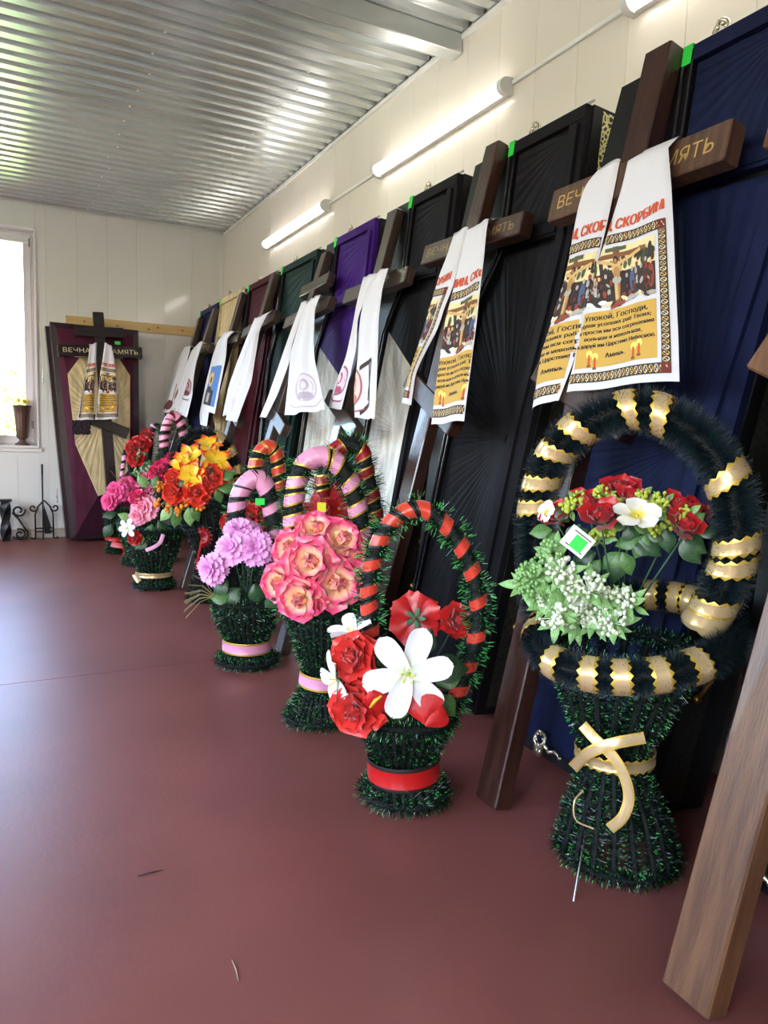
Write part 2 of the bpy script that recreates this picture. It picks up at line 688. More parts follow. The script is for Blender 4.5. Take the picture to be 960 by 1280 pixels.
def brocade(name, gold, ground, scale):
    m = mat(name, ground, 0.45)
    nt = m.node_tree
    b = nt.nodes['Principled BSDF']
    tc = nt.nodes.new('ShaderNodeTexCoord')
    v = nt.nodes.new('ShaderNodeTexVoronoi')
    v.feature = 'DISTANCE_TO_EDGE'
    v.inputs['Scale'].default_value = scale
    nt.links.new(tc.outputs['Object'], v.inputs['Vector'])
    r = nt.nodes.new('ShaderNodeValToRGB')
    r.color_ramp.elements[0].position = 0.10
    r.color_ramp.elements[0].color = lin(gold)
    r.color_ramp.elements[1].position = 0.2
    r.color_ramp.elements[1].color = lin(ground)
    nt.links.new(v.outputs[0], r.inputs[0])
    nt.links.new(r.outputs[0], b.inputs['Base Color'])
    return m


M_brocade = brocade('gold_brocade', (222, 214, 150), (44, 42, 40), 60)
M_brocade_shade = brocade('shade_brocade', (44, 42, 34), (16, 16, 16), 60)  # shade on the lower trim, painted in as a darker copy of the brocade


def fabric(name, rgb, rough=0.62):
    rgb2 = tuple(int(c * 0.82) for c in rgb)
    return mat(name, rgb, rough, var=(25, rgb2), bump=(160, 0.04), spec=0.1, stretch=(1, 1, 0.25))


OUT = [(0.02, 2.03), (0.006, 1.66), (0.215, 0.0), (0.70, 0.0), (0.716, 1.60), (0.714, 1.71), (0.645, 2.03)]
LFT0 = [(0.69, 0.04), (0.68, 0.3), (0.62, 0.70), (0.56, 1.11), (0.51, 1.44), (0.387, 1.64)]
RGT = [(0.095, 1.62), (0.13, 1.38), (0.2, 1.02), (0.25, 0.6), (0.305, 0.04)]
TH = math.radians(5.9)


def neg(pts):
    return [(-p[0], p[1]) for p in pts]


def scroll_ornament(bb, c, s=1.0):
    """cast ornament: a ring of leaves with a twisted tail"""
    cx, cy, cz = c
    ring = [(cx + 0.022 * s * math.cos(a), cy + 0.004 * math.sin(3 * a), cz + 0.03 * s + 0.026 * s * math.sin(a)) for a in [2 * math.pi * k / 14 for k in range(14)]]
    bb.tube(ring, 0.006 * s, 6, closed=True)
    for k in range(6):
        a = 2 * math.pi * k / 6 + .3
        bb.ball((cx + 0.016 * s * math.cos(a), cy, cz + 0.03 * s + 0.018 * s * math.sin(a)), 0.007 * s, n=4)
    tail = [(cx + 0.02 * s + 0.012 * s * k, cy + 0.006 * math.sin(k * 1.6), cz + 0.012 * s + 0.006 * s * math.cos(k * 1.6)) for k in range(8)]
    bb.tube(tail, [0.008 * s * (1 - 0.06 * k) for k in range(8)], 6)
    bb.box(cx - 0.014 * s, cx + 0.014 * s, cy - 0.01, cy + 0.012, cz - 0.02 * s, cz + 0.008 * s)


def coffin(yR, label, main, lower=None, seed=1, xb=1.45, orn=0.34, vl=0.382, side_m=None):
    """a coffin stood on its foot end, leaning on the wall; yR = world y of its near top corner"""
    mf = fabric('cloth_%d_%d_%d' % main, main)
    ml = fabric('cloth_%d_%d_%d' % lower, lower) if lower else mf
    dep = 0.25 + 1.45 - xb                  # back of the body rests on the wall
    t = tag(empty('coffin', frame((xb, yR, dep * math.sin(TH) + 0.0002), TH)), label, 'coffin', 'coffins standing along the cream wall')
    sh = vl - 0.382
    LFT = [(min(0.69, v + sh), s) for v, s in LFT0]
    lf = min(vl, 0.64)
    b = MB()
    b.prism(neg(OUT), 0.012, dep)
    b.build('body', M_blackbox, t)
    # black far side panel of the lid
    b = MB()
    side = [(0.645, 2.025), (0.708, 1.71), (0.71, 1.60), (0.698, 0.03)] + LFT + [(lf, 2.025)]
    b.prism(neg(side), -0.004, 0.013)
    sp = b.build('side_panel', side_m or M_blackbox, t)
    for dx in (0.004, 0.03):
        b = MB()
        pth = [(-(v + dx), -0.008, s) for v, s in LFT] + [(-(vl + dx) if vl < .5 else -(lf + dx * .3 + .03), -0.008, 1.7), (-(lf + dx * (1 if vl < .5 else .3)), -0.008, 2.02)]
        b.tube(pth, 0.0055, 6)
        b.build('piping', side_m or M_piping, sp, True)
    # head panel
    hp = [(lf - 0.004, 1.985), (vl + 0.001, 1.70), (0.098, 1.69), (0.1, 1.985)]
    pleat_fan(neg(hp), (-0.115, 1.965), 80, 0.0055, 0.006, seed).build('head_panel', mf, t)
    b = MB()
    b.prism(neg([(vl + 0.004, 1.70), (vl + 0.004, 1.645), (0.09, 1.635), (0.09, 1.69)]), -0.017, 0.012)
    b.prism(neg([(vl + 0.004, 1.688), (vl + 0.004, 1.655), (0.09, 1.645), (0.09, 1.678)]), -0.024, -0.017)
    b.build('shoulder_band', mf, t)
    # body panel with the sunray pleats
    if lower:
        ap = min(0.66, 0.508 + sh)
        up = [(vl + 0.005, 1.64), (ap, 1.455), (0.163, 1.21), (0.13, 1.38), (0.095, 1.62)]
        pleat_fan(neg(up), (-0.28, 1.618), 60, 0.004, 0.006, seed + 1).build('upper_body_panel', mf, t)
        low = LFT[:-2] + [(ap, 1.455), (0.163, 1.21)] + RGT[2:]
    else:
        low = LFT + RGT
    pleat_fan(neg(low), (-0.235, 0.98), 150, 0.0055, 0.008, seed + 2).build('body_panel', ml, t)
    # padded border on the near side and over the top
    b = MB()
    near = [(0.1, 1.985), (0.098, 1.65)] + RGT + [(0.222, 0.01), (0.012, 1.655), (0.026, 2.024)]
    b.prism(neg(near), -0.012, 0.013)
    near2 = [(v - 0.022, s) for v, s in [(0.1, 1.97), (0.098, 1.65)] + RGT] + [(v - 0.055, s) for v, s in reversed([(0.1, 1.97), (0.098, 1.65)] + RGT)]
    b.prism(neg(near2), -0.026, -0.012)
    bo = b.build('border', mf, t)
    b = MB()
    b.prism(neg([(lf - 0.004, 2.026), (lf - 0.004, 1.985), (0.024, 1.985), (0.024, 2.026)]), -0.016, 0.013)
    b.build('top_border', mf, t)
    b = MB()
    b.tube([(-0.005, -0.004, 2.031), (-lf + 0.012, -0.004, 2.031)], 0.005, 6)
    b.build('edge_cord', mat('edge_cord', (170, 168, 166), 0.3), t, True)
    # brocade trim on the near side wall
    for (a, c, mm) in (((0.02, 2.02), (0.006, 1.66), M_brocade), ((0.006, 1.655), (0.21, 0.03), M_brocade_shade)):
        d = 0.0025
        b = MB()
        b.add([(-a[0] + d, 0.05, a[1]), (-a[0] + d, 0.15, a[1]), (-c[0] + d, 0.15, c[1]), (-c[0] + d, 0.05, c[1])], [[0, 1, 2, 3]])
        b.build('brocade_trim', mm, t)
    # cast ornaments on the top edge, the side and the foot
    for (v, y, s) in ((orn + sh * .8, 0.03, 2.032), (0.6, -0.012, 0.03)):
        b = MB()
        scroll_ornament(b, (-v, y, s))
        b.build('cast_ornament', M_silver, t, True)
    b = MB()
    pth = [(-(0.172 - 0.028 * q) + 0.006 + 0.03 * math.sin(math.pi * q), 0.10, 0.33 + 0.2 * q) for q in [k / 10 for k in range(11)]]
    b.tube(pth, 0.006, 6)
    for p in (pth[0], pth[-1]):
        b.ball(p, 0.012, n=5)
    b.build('handle', M_brass, t, True)
    # green price tag on the lid's far edge
    b = MB()
    b.box(-lf - 0.03, -lf, -0.018, -0.0165, 1.98, 2.03)
    b.box(-lf - 0.03, -lf, -0.018, 0.02, 2.03, 2.032)
    b.build('price_tag', M_green, t)
    return t


NAVY, BLACK, PURPLE, GREEN = (26, 33, 66), (30, 29, 32), (64, 28, 116), (24, 46, 40)
MAROON, CREAM, IVORY = (74, 24, 32), (232, 212, 170), (238, 234, 222)
coffin(0.345, 'black coffin standing behind the light brown cross post', BLACK, seed=3)
coffin(1.065, 'navy blue coffin with sunray pleats behind the gold-ribboned basket', NAVY, seed=5)
coffin(1.82, 'all-black cloth coffin with gold brocade edge next to the navy blue one', BLACK, seed=8)
coffin(2.545, 'black coffin with ivory sunray panel beside the purple coffin', BLACK, IVORY, seed=11)
coffin(3.27, 'purple coffin with ivory sunray panel', PURPLE, IVORY, seed=14, vl=0.48)
coffin(4.0, 'dark green cloth coffin beside the purple one', GREEN, seed=17, vl=0.6)
coffin(4.72, 'maroon coffin between the green and the cream coffins', MAROON, seed=20, vl=0.6)
coffin(5.44, 'cream coffin between the maroon one and the corner', CREAM, seed=23, vl=0.6, xb=1.434, side_m=fabric('cloth_cream_side', (226, 206, 164)))
coffin(6.165, 'dark blue coffin standing in the back corner of the room', (38, 44, 88), seed=26, vl=0.6)

# the plum coffin against the back wall
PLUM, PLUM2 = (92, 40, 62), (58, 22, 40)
fb = frame((0.0, 6.62, 0.016), math.radians(3.0), 'y')
M_plum, M_plumd = fabric('plum_cloth', PLUM), mat('plum_lacquer', (44, 24, 32), 0.25)
M_cream = fabric('cream_cloth', (230, 208, 160))
t = tag(empty('coffin', fb), 'plum coffin with cream pleated panel leaning on the back wall', 'coffin')
pl = [fpx(fb, *p) for p in ((62, 402), (89, 679), (160, 668), (174, 551), (173, 413))]
pl[1] = (pl[1][0], 0.012)
pl[2] = (1.06, 0.012)


def inset(pts, d):
    cx = sum(p[0] for p in pts) / len(pts)
    n = len(pts)
    out = []
    for i in range(n):
        p, a, c = Vector(pts[i]), Vector(pts[i - 1]), Vector(pts[(i + 1) % n])
        e1, e2 = (p - a).normalized(), (c - p).normalized()
        n1, n2 = Vector((-e1.y, e1.x)), Vector((-e2.y, e2.x))
        m = (n1 + n2)
        m = m / max(m.length_squared, 1e-6) * 2
        out.append(tuple(p + m * d))
    return out


i1, i2 = inset(pl, 0.045), None
b = MB()
b.prism(pl, 0.03, 0.22)
b.prism([(x - 0.03, z - 0.02 if z > 1 else z) for x, z in pl], 0.10, 0.235)
b.build('body', M_plumd, t)
b = MB()
n = len(pl)
vs = [(p[0], 0.0, p[1]) for p in pl] + [(p[0], -0.004, p[1]) for p in i1] + [(p[0], 0.032, p[1]) for p in pl]
b.add(vs, [[k, (k + 1) % n, n + (k + 1) % n, n + k] for k in range(n)] + [[k, 2 * n + k, 2 * n + (k + 1) % n, (k + 1) % n] for k in range(n)])
b.build('lid_edge', M_plumd, t)
L0, R0 = i1[0][0], i1[-1][0]
hexa = [fpx(fb, *p) for p in ((101, 445), (84, 468), (94, 556), (122, 620))] + [(0.86, 0.42), (1.0, 0.62)] + [fpx(fb, *p) for p in ((162, 470), (147, 447))]
i1p = i1
# hipped cloth sides between the lid edge and the raised cream panel
cx = sum(p[0] for p in hexa) / len(hexa)


def nearest(q, poly):
    best = None
    for k in range(len(poly)):
        a, c = Vector(poly[k]), Vector(poly[(k + 1) % len(poly)])
        tt = max(0, min(1, (Vector(q) - a).dot(c - a) / (c - a).length_squared))
        p = a.lerp(c, tt)
        d = (Vector(q) - p).length
        if best is None or d < best[0]:
            best = (d, tuple(p))
    return best[1]


hy = -0.03
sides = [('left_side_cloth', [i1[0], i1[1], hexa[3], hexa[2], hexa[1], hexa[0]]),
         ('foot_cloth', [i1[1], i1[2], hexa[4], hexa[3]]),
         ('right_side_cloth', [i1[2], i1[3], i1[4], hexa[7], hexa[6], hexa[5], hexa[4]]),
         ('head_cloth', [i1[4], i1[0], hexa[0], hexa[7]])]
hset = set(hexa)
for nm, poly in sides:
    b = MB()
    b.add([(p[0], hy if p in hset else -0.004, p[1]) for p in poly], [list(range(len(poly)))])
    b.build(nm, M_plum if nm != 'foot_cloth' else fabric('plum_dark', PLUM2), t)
b = pleat_fan(hexa, (cx, 1.05), 90, 0.007, hy - 0.001, 4)
b.build('cream_panel', M_cream, t)
for k in range(len(hexa)):
    pass
for z in (1.35, 0.35):
    q = fpx(fb, 62, 455)[0] if z > 1 else fpx(fb, 80, 625)[0]
    b = MB()
    scroll_ornament(b, (0, 0, 0), 1.5)
    b.v = [(q - 0.045 + 0.3 * p[1], 0.12 + 0.5 * p[0], z + p[2]) for p in b.v]
    b.build('cast_ornament', M_silver, t, True)

# ================================================================== crosses
def wood(name, c1, c2, rough=0.3, coat=0.35):
    m = mat(name, c1, rough, var=(7, c2), bump=(30, 0.12), stretch=(9, 9, 0.9), coat=coat, detail=7)
    return m


M_wood_dark = wood('dark_varnished_wood', (44, 25, 20), (64, 38, 29))
M_wood_umber = wood('umber_wood', (50, 38, 33), (74, 60, 51))
M_wood_brown = wood('brown_wood', (88, 54, 31), (118, 80, 48), 0.4, 0.15)
M_wood_worn = wood('worn_wood', (66, 44, 34), (100, 74, 56), 0.38, 0.15)
M_letter = mat('gold_letter', (206, 172, 104), 0.4, metal=0.3)
M_letter_dim = mat('dim_letter', (150, 128, 92), 0.5, metal=0.2)
THC = math.radians(11.4)


def bar_text(bb_parent, body, size, x, z, y, m, name='inscription', width=None, mw=None):
    vs, fs = text_mesh(body, 1.0, 0.0, 0.0, res=3)
    xs = [v[0] for v in vs]
    w = max(xs) - min(xs)
    k = size if width is None else width / w
    b = MB()
    cx = (max(xs) + min(xs)) / 2
    b.add([((v[0] - cx) * k + x, y, (v[1]) * size + z) for v in vs], fs)
    return b.build(name, m, bb_parent)


def cross(fr, label, m, mtext=None, top_bar=False, length=2.05, sl=0.22, w=0.1, dep=0.055, L=0.325, group='leaning wooden crosses', zs=1.0, zb=1.712, zsl=1.115, bar_m=None, bh=0.048):
    t = tag(empty('wooden_cross', fr), label, 'cross', group)
    b = MB()
    b.box(-w / 2, w / 2, -dep, 0, 0, length, bev=0.004)
    b.build('post', m, t)
    b = MB()
    b.box(-L, L, -dep - 0.004, -0.004, zb - bh, zb + bh, bev=0.004)
    cb = b.build('crossbar', bar_m or m, t)
    if mtext:
        for wd_, sg in (('ВЕЧНАЯ', -1), ('ПАМЯТЬ', 1)):
            bar_text(cb, wd_, bh * 1.1, sg * (L / 2 + 0.005), zb - bh * .38, -dep - 0.0048, mtext, width=L - 0.085)
    b = MB()
    b.box(-sl, sl, -dep - 0.004, -0.004, -bh * .95, bh * .95, bev=0.004)
    a = math.radians(24)
    b.v = [(p[0] * math.cos(a) + p[2] * math.sin(a), p[1], -p[0] * math.sin(a) + p[2] * math.cos(a) + zsl) for p in b.v]
    b.build('footrest_bar', m, t)
    if top_bar:
        b = MB()
        b.box(-0.19, 0.19, -dep - 0.004, -0.004, zb + 0.165 - bh * .9, zb + 0.165 + bh * .9, bev=0.004)
        b.build('title_bar', m, t)
    return t


CR = {}
CROSSES = (
    # key, base (x, y), top pixel, wood, letters, title bar, label
    ('C0', (1.055, 0.80), (1100, -112), M_wood_brown, M_letter, False, 'light brown wooden cross standing before the black coffin beside the navy one'),
    ('C1', (1.145, 1.53), (822, 63), M_wood_dark, M_letter, False, 'dark reddish cross with bright gold letters before the navy coffin'),
    ('C2', (1.13, 2.34), (615, 182), M_wood_dark, M_letter_dim, False, 'dark lettered cross before the black cloth coffin with brocade edge'),
    ('C3', (347, 818), (491, 265), M_wood_umber, None, False, 'plain unlettered cross between the purple coffin and the ivory-panelled black one'),
    ('C4', (265, 776), (405, 318), M_wood_umber, M_letter_dim, True, 'three-barred cross with short top bar before the green coffin'),
    ('C5', (225, 737), (341, 344), M_wood_umber, None, False, 'plain cross standing before the maroon coffin'),
    ('C6', (1.07, 5.50), (301, 367), M_wood_umber, M_letter_dim, False, 'cross hung with the blue-printed towel beside the cream coffin'),
    ('C7', (0.98, 6.12), (267, 387), M_wood_umber, None, False, 'cross standing between the cream coffin and the dark blue one'),
    ('C8', (1.0, 6.545), (240, 403), M_wood_umber, None, False, 'cross standing nearest the corner before the dark blue coffin'))
WD = {k[0]: (0.078, 0.036, 0.045) for k in CROSSES}
WD.update(C0=(0.1, 0.05, 0.055), C1=(0.09, 0.05, 0.055), C2=(0.08, 0.04, 0.05))
LEN = dict(C0=.325, C1=.312, C2=.318, C3=.31, C4=.31, C5=.305, C6=.295, C7=.275, C8=.255)
BAR = {}
for key, base, top, m, mt, tb, lab in CROSSES:
    Bp = hit(base[0], base[1], 2, 0.0) if base[0] > 50 else Vector((base[0], base[1], 0))
    TX = {'C0': 1.636, 'C7': 1.628}.get(key, 1.649) - WD[key][2]                  # the post's back edge rests on the coffin front
    Tp = hit(top[0], top[1], 0, TX)
    if key == 'C0':
        Tp = Vector((TX, 0.765, 2.02))
    if key == 'C8':
        Tp = Vector((TX, 6.70, Tp.z))
    Z = (Tp - Bp).normalized()
    X = Vector((0, -1, 0))
    X = (X - Z * X.dot(Z)).normalized()
    Y = Z.cross(X)
    fr = Matrix((X, Y, Z)).transposed().to_4x4()
    fr.translation = Bp + Y * WD[key][2]
    fr.translation.z = 0.0
    CR[key] = fr
    ln = (Tp - Bp).length
    BAR[key] = (ln - 0.362 + WD[key][1], WD[key][2] + 0.004, WD[key][0] / 2)   # bar top, bar front, half post
    c = cross(fr, lab, m, mt, tb, L=LEN[key], length=ln, zb=ln - 0.362, zsl=ln - 0.955, w=WD[key][0], bh=WD[key][1], dep=WD[key][2])
    if key == 'C1':
        c.children[0].data.materials[0] = M_wood_worn
# cross before the plum coffin
frb = frame((0.80, 6.28, 0.0), math.radians(11.3), 'y')
px_top = fpx(frb, 123, 391, -0.05)
px_low = fpx(frb, 140, 600, -0.05)
frb = frame((0.0, 6.28, 0.0), math.radians(11.3), 'y')
zt = fpx(frb, 123, 390, -0.05)
zl = fpx(frb, 139, 600, -0.05)
dr = math.atan2(zt[0] - zl[0], zt[1] - zl[1])
base_x = zt[0] - math.tan(dr) * zt[1]
frb = frame((base_x, 6.30, 0.0), math.radians(11.3), 'y', drift=dr)
CR['C9'] = frb
Zt = fpx(frb, 123, 390, -0.05)[1]
zb9 = fpx(frb, 125, 439, -0.055)[1]
c = cross(frb, 'dark three-barred cross leaning on the plum coffin', mat('black_wood', (36, 24, 26), 0.25, coat=0.4), mat('pale_letter', (205, 190, 150), 0.4), True,
          length=Zt, L=0.33, zb=zb9, w=0.085, zsl=zb9 - 0.62, sl=0.18)
BAR['C9'] = (zb9 + 0.048, 0.059, 0.0425)
bb9 = MB()
g9 = fpx(frb, 147, 429, -0.03)
bb9.box(g9[0] - .022, g9[0] + .022, -0.034, -0.032, g9[1] - .014, g9[1] + .014)
bb9.build('price_tag', M_green, c)
b = MB()
r_ = random.Random(5)
q0 = fpx(frb, 90, 535, -0.07)
q1 = fpx(frb, 112, 535, -0.07)
for k in range(260):
    x = q0[0] + (q1[0] - q0[0]) * r_.random()
    z = q0[1] + r_.uniform(-0.05, 0.055)
    b.ball((x, -0.080 + r_.uniform(-.008, .008), z), 0.011, n=4)
tag(b.build('fringed_cloth', mat('dark_plum_fringe', (40, 20, 34), 0.7), mw=frb), 'dark plum fringed cloth end hanging under the towel of the plum coffin cross', 'cloth')


# ================================================================== towels
def polyline(pts):
    d = [0]
    for a, c in zip(pts, pts[1:]):
        d.append(d[-1] + math.dist(a, c))
    T = d[-1]

    def f(v):
        s = max(0, min(1, v)) * T
        for k in range(len(pts) - 1):
            if s <= d[k + 1] or k == len(pts) - 2:
                q = (s - d[k]) / max(d[k + 1] - d[k], 1e-9)
                return (pts[k][0] + (pts[k + 1][0] - pts[k][0]) * q, pts[k][1] + (pts[k + 1][1] - pts[k][1]) * q)
    # light smoothing
    return lambda v: tuple(sum(c) / 3 for c in zip(f(v - 0.03 if v > 0.03 else v * 0 + max(0, v - .03)), f(v), f(min(1, v + 0.03)))) if 0.03 < v < 0.97 else f(v)


class Sheet:
    def __init__(s, fr, left, right, yo=-0.078, folds=2.0, amp=0.006, ph=0.0, ul=None, ur=None, dx=0.0):
        s.L = polyline([(lambda q: (q[0] + dx, q[1]))(fpx(fr, *p, yo)) for p in left])
        s.R = polyline([(lambda q: (q[0] + dx, q[1]))(fpx(fr, *p, yo)) for p in right])
        if ul is None:
            amp, folds = amp * 1.25, folds + 0.5
        s.yo, s.folds, s.amp, s.ph = yo, folds, amp, ph
        s.ul = ul or (lambda v: 0.0)
        s.ur = ur or (lambda v: 1.0)

    def at(s, t, v, lift=0.0):
        a, c = s.L(v), s.R(v)
        w = s.amp * (0.35 + 0.65 * v)
        y = s.yo - w * (1 + math.sin(2 * math.pi * (s.folds * t + s.ph) + 1.5 * v)) - lift
        # edges roll back a little
        y += 0.008 * max(0, 1 - t / 0.12) ** 2 + 0.008 * max(0, 1 - (1 - t) / 0.12) ** 2 if s.amp > 0 else 0
        return (a[0] + (c[0] - a[0]) * t, y, a[1] + (c[1] - a[1]) * t)

    def mesh_into(s, b, nt=22, nv=40, bar=None):
        zb, yf, hw = bar                       # bar top, bar front, half width of the post
        top = [s.at(k / nt, 0) for k in range(nt + 1)]
        mid = sum(p[0] for p in top) / len(top)

        def clear(x):                          # behind the front row the cloth stays beside the post
            return max(x, hw + 0.004) if mid > 0 else min(x, -hw - 0.004)
        back = []
        for y, dz in ((0.004, -0.035), (0.004, -0.006), (-0.012, 0.006), (-yf * 0.55, 0.009), (-yf - 0.002, 0.006)):
            back.append([(clear(p[0]), y, max(p[2], zb) + dz if dz > 0 else zb + dz) for p in top])
        back.append([(clear(p[0]), -yf - 0.009, max(p[2], zb) - 0.004) for p in top])
        allrows = back + [[s.at(k / nt, j / nv) for k in range(nt + 1)] for j in range(nv + 1)]
        vs = [p for r in allrows for p in r]
        m = nt + 1
        b.add(vs, [[i * m + k, (i + 1) * m + k, (i + 1) * m + k + 1, i * m + k + 1] for i in range(len(allrows) - 1) for k in range(nt)])
        return back[0]

    def uv(s, U, V, lift):
        l, r = s.ul(V), s.ur(V)
        t = (U - l) / (r - l)
        if t < -0.001 or t > 1.001:
            return None
        return s.at(t, V, lift)


class Print:
    """flat colour areas printed on a sheet, U across and V down the cloth"""
    def __init__(s, sheet):
        s.sh, s.b, s.mats = sheet, MB(), []

    def mi(s, m):
        if m not in s.mats:
            s.mats.append(m)
        return s.mats.index(m)

    def poly(s, pts, faces, m, layer=0):
        q = [s.sh.uv(u, v, 0.0012 + 0.0004 * layer) for u, v in pts]
        fs = [f for f in faces if all(q[i] is not None for i in f)]
        if fs:
            used = sorted({i for f in fs for i in f})
            mp = {i: k for k, i in enumerate(used)}
            s.b.add([q[i] for i in used], [[mp[i] for i in f] for f in fs], s.mi(m))

    def rect(s, u0, v0, u1, v1, m, layer=0, nu=None, nv=None):
        nu = nu or max(1, int(abs(u1 - u0) / 0.025))
        nv = nv or max(1, int(abs(v1 - v0) / 0.025))
        pts = [(u0 + (u1 - u0) * i / nu, v0 + (v1 - v0) * j / nv) for j in range(nv + 1) for i in range(nu + 1)]
        k = nu + 1
        s.poly(pts, [[j * k + i, j * k + i + 1, (j + 1) * k + i + 1, (j + 1) * k + i] for j in range(nv) for i in range(nu)], m, layer)

    def ell(s, cu, cv, ru, rv, m, layer=1, n=14, rot=0.0):
        pts = [(cu, cv)]
        R = 1 if max(ru, rv) < 0.05 else 4
        for q in range(1, R + 1):
            for k in range(n):
                a = 2 * math.pi * k / n
                x, y = ru * math.cos(a) * q / R, rv * math.sin(a) * q / R
                pts.append((cu + x * math.cos(rot) - y * math.sin(rot), cv + (x * math.sin(rot) + y * math.cos(rot))))
        fs = [[0, 1 + k, 1 + (k + 1) % n] for k in range(n)]
        for q in range(R - 1):
            b0, b1 = 1 + q * n, 1 + (q + 1) * n
            fs += [[b0 + k, b1 + k, b1 + (k + 1) % n, b0 + (k + 1) % n] for k in range(n)]
        s.poly(pts, fs, m, layer)

    def line(s, p, q, w, m, layer=2):
        d = Vector((q[0] - p[0], q[1] - p[1]))
        n = Vector((-d.y, d.x)).normalized() * w / 2
        k = max(1, int(d.length / 0.04))
        pts = []
        for i in range(k + 1):
            c = Vector(p) + d * (i / k)
            pts += [tuple(c + n), tuple(c - n)]
        s.poly(pts, [[2 * i, 2 * i + 1, 2 * i + 3, 2 * i + 2] for i in range(k)], m, layer)

    def text(s, body, cu, cv, h, width, m, layer=2, arch=0.0, bold=0.0):
        vs, fs = text_mesh(body, 1.0, 0.0, res=2)
        if not vs:
            return
        x0, x1 = min(v[0] for v in vs), max(v[0] for v in vs)
        k = width / (x1 - x0)
        mx = (x0 + x1) / 2
        pts = [(cu + (v[0] - mx) * k, cv - v[1] * h + arch * (2 * (v[0] - mx) / (x1 - x0)) ** 2) for v in vs]
        for k in ((0,) if bold <= 0 else (-1, 0, 1)):
            s.poly([(u + k * bold, v) for u, v in pts], fs, m, layer)

    def build(s, name, parent):
        if s.b.f:
            return s.b.build(name, s.mats, parent)


def pm(name, rgb):
    return mat('print_' + name, rgb, 0.75)


W_TOWEL = mat('white_satin', (216, 213, 218), 0.5, sheen=0.0, bump=(220, 0.04))
P_red, P_dk, P_gold, P_wht = pm('orange_red', (200, 78, 40)), pm('dark_brown', (62, 48, 44)), pm('gold', (204, 162, 72)), pm('white', (238, 236, 234))
P_sky, P_wood, P_skin, P_maroon = pm('pale_sky', (232, 214, 160)), pm('wood', (128, 82, 44)), pm('skin', (212, 172, 112)), pm('maroon', (112, 38, 30))
P_blk, P_tree, P_blue, P_grey, P_cream = pm('black', (40, 32, 30)), pm('tree', (86, 88, 62)), pm('blue', (78, 92, 126)), pm('grey', (176, 170, 160)), pm('cream', (226, 212, 168))
P_crowd = pm('crowd', (58, 42, 38))
P_tree2, P_brick, P_skin2 = pm('tree_dark', (54, 56, 40)), pm('brick_red', (146, 62, 40)), pm('skin_shade', (176, 130, 80))
P_flame = pm('flame', (246, 226, 110))


def border_strip(p, u0, v0, u1, v1, n, seed=0):
    """interlaced ornament strip"""
    p.rect(u0, v0, u1, v1, P_dk, 0)
    horiz = abs(u1 - u0) > abs(v1 - v0) * 0.5
    for k in range(n):
        q = (k + 0.5) / n
        if horiz:
            cu, cv, ru, rv = u0 + (u1 - u0) * q, (v0 + v1) / 2, abs(u1 - u0) / n * 0.44, abs(v1 - v0) * 0.40
        else:
            cu, cv, ru, rv = (u0 + u1) / 2, v0 + (v1 - v0) * q, abs(u1 - u0) * 0.40, abs(v1 - v0) / n * 0.44
        c1 = P_cream if k % 2 else P_gold
        p.ell(cu, cv, ru, rv, c1, 1, 8)
        p.ell(cu, cv, ru * 0.72, rv * 0.72, P_dk, 2, 8)
        p.line((cu - ru * .6, cv - rv * .6), (cu + ru * .6, cv + rv * .6), min(ru, rv) * 0.3, P_cream, 3)
        p.line((cu + ru * .6, cv - rv * .6), (cu - ru * .6, cv + rv * .6), min(ru, rv) * 0.3, P_maroon if k % 3 else P_blue, 3)


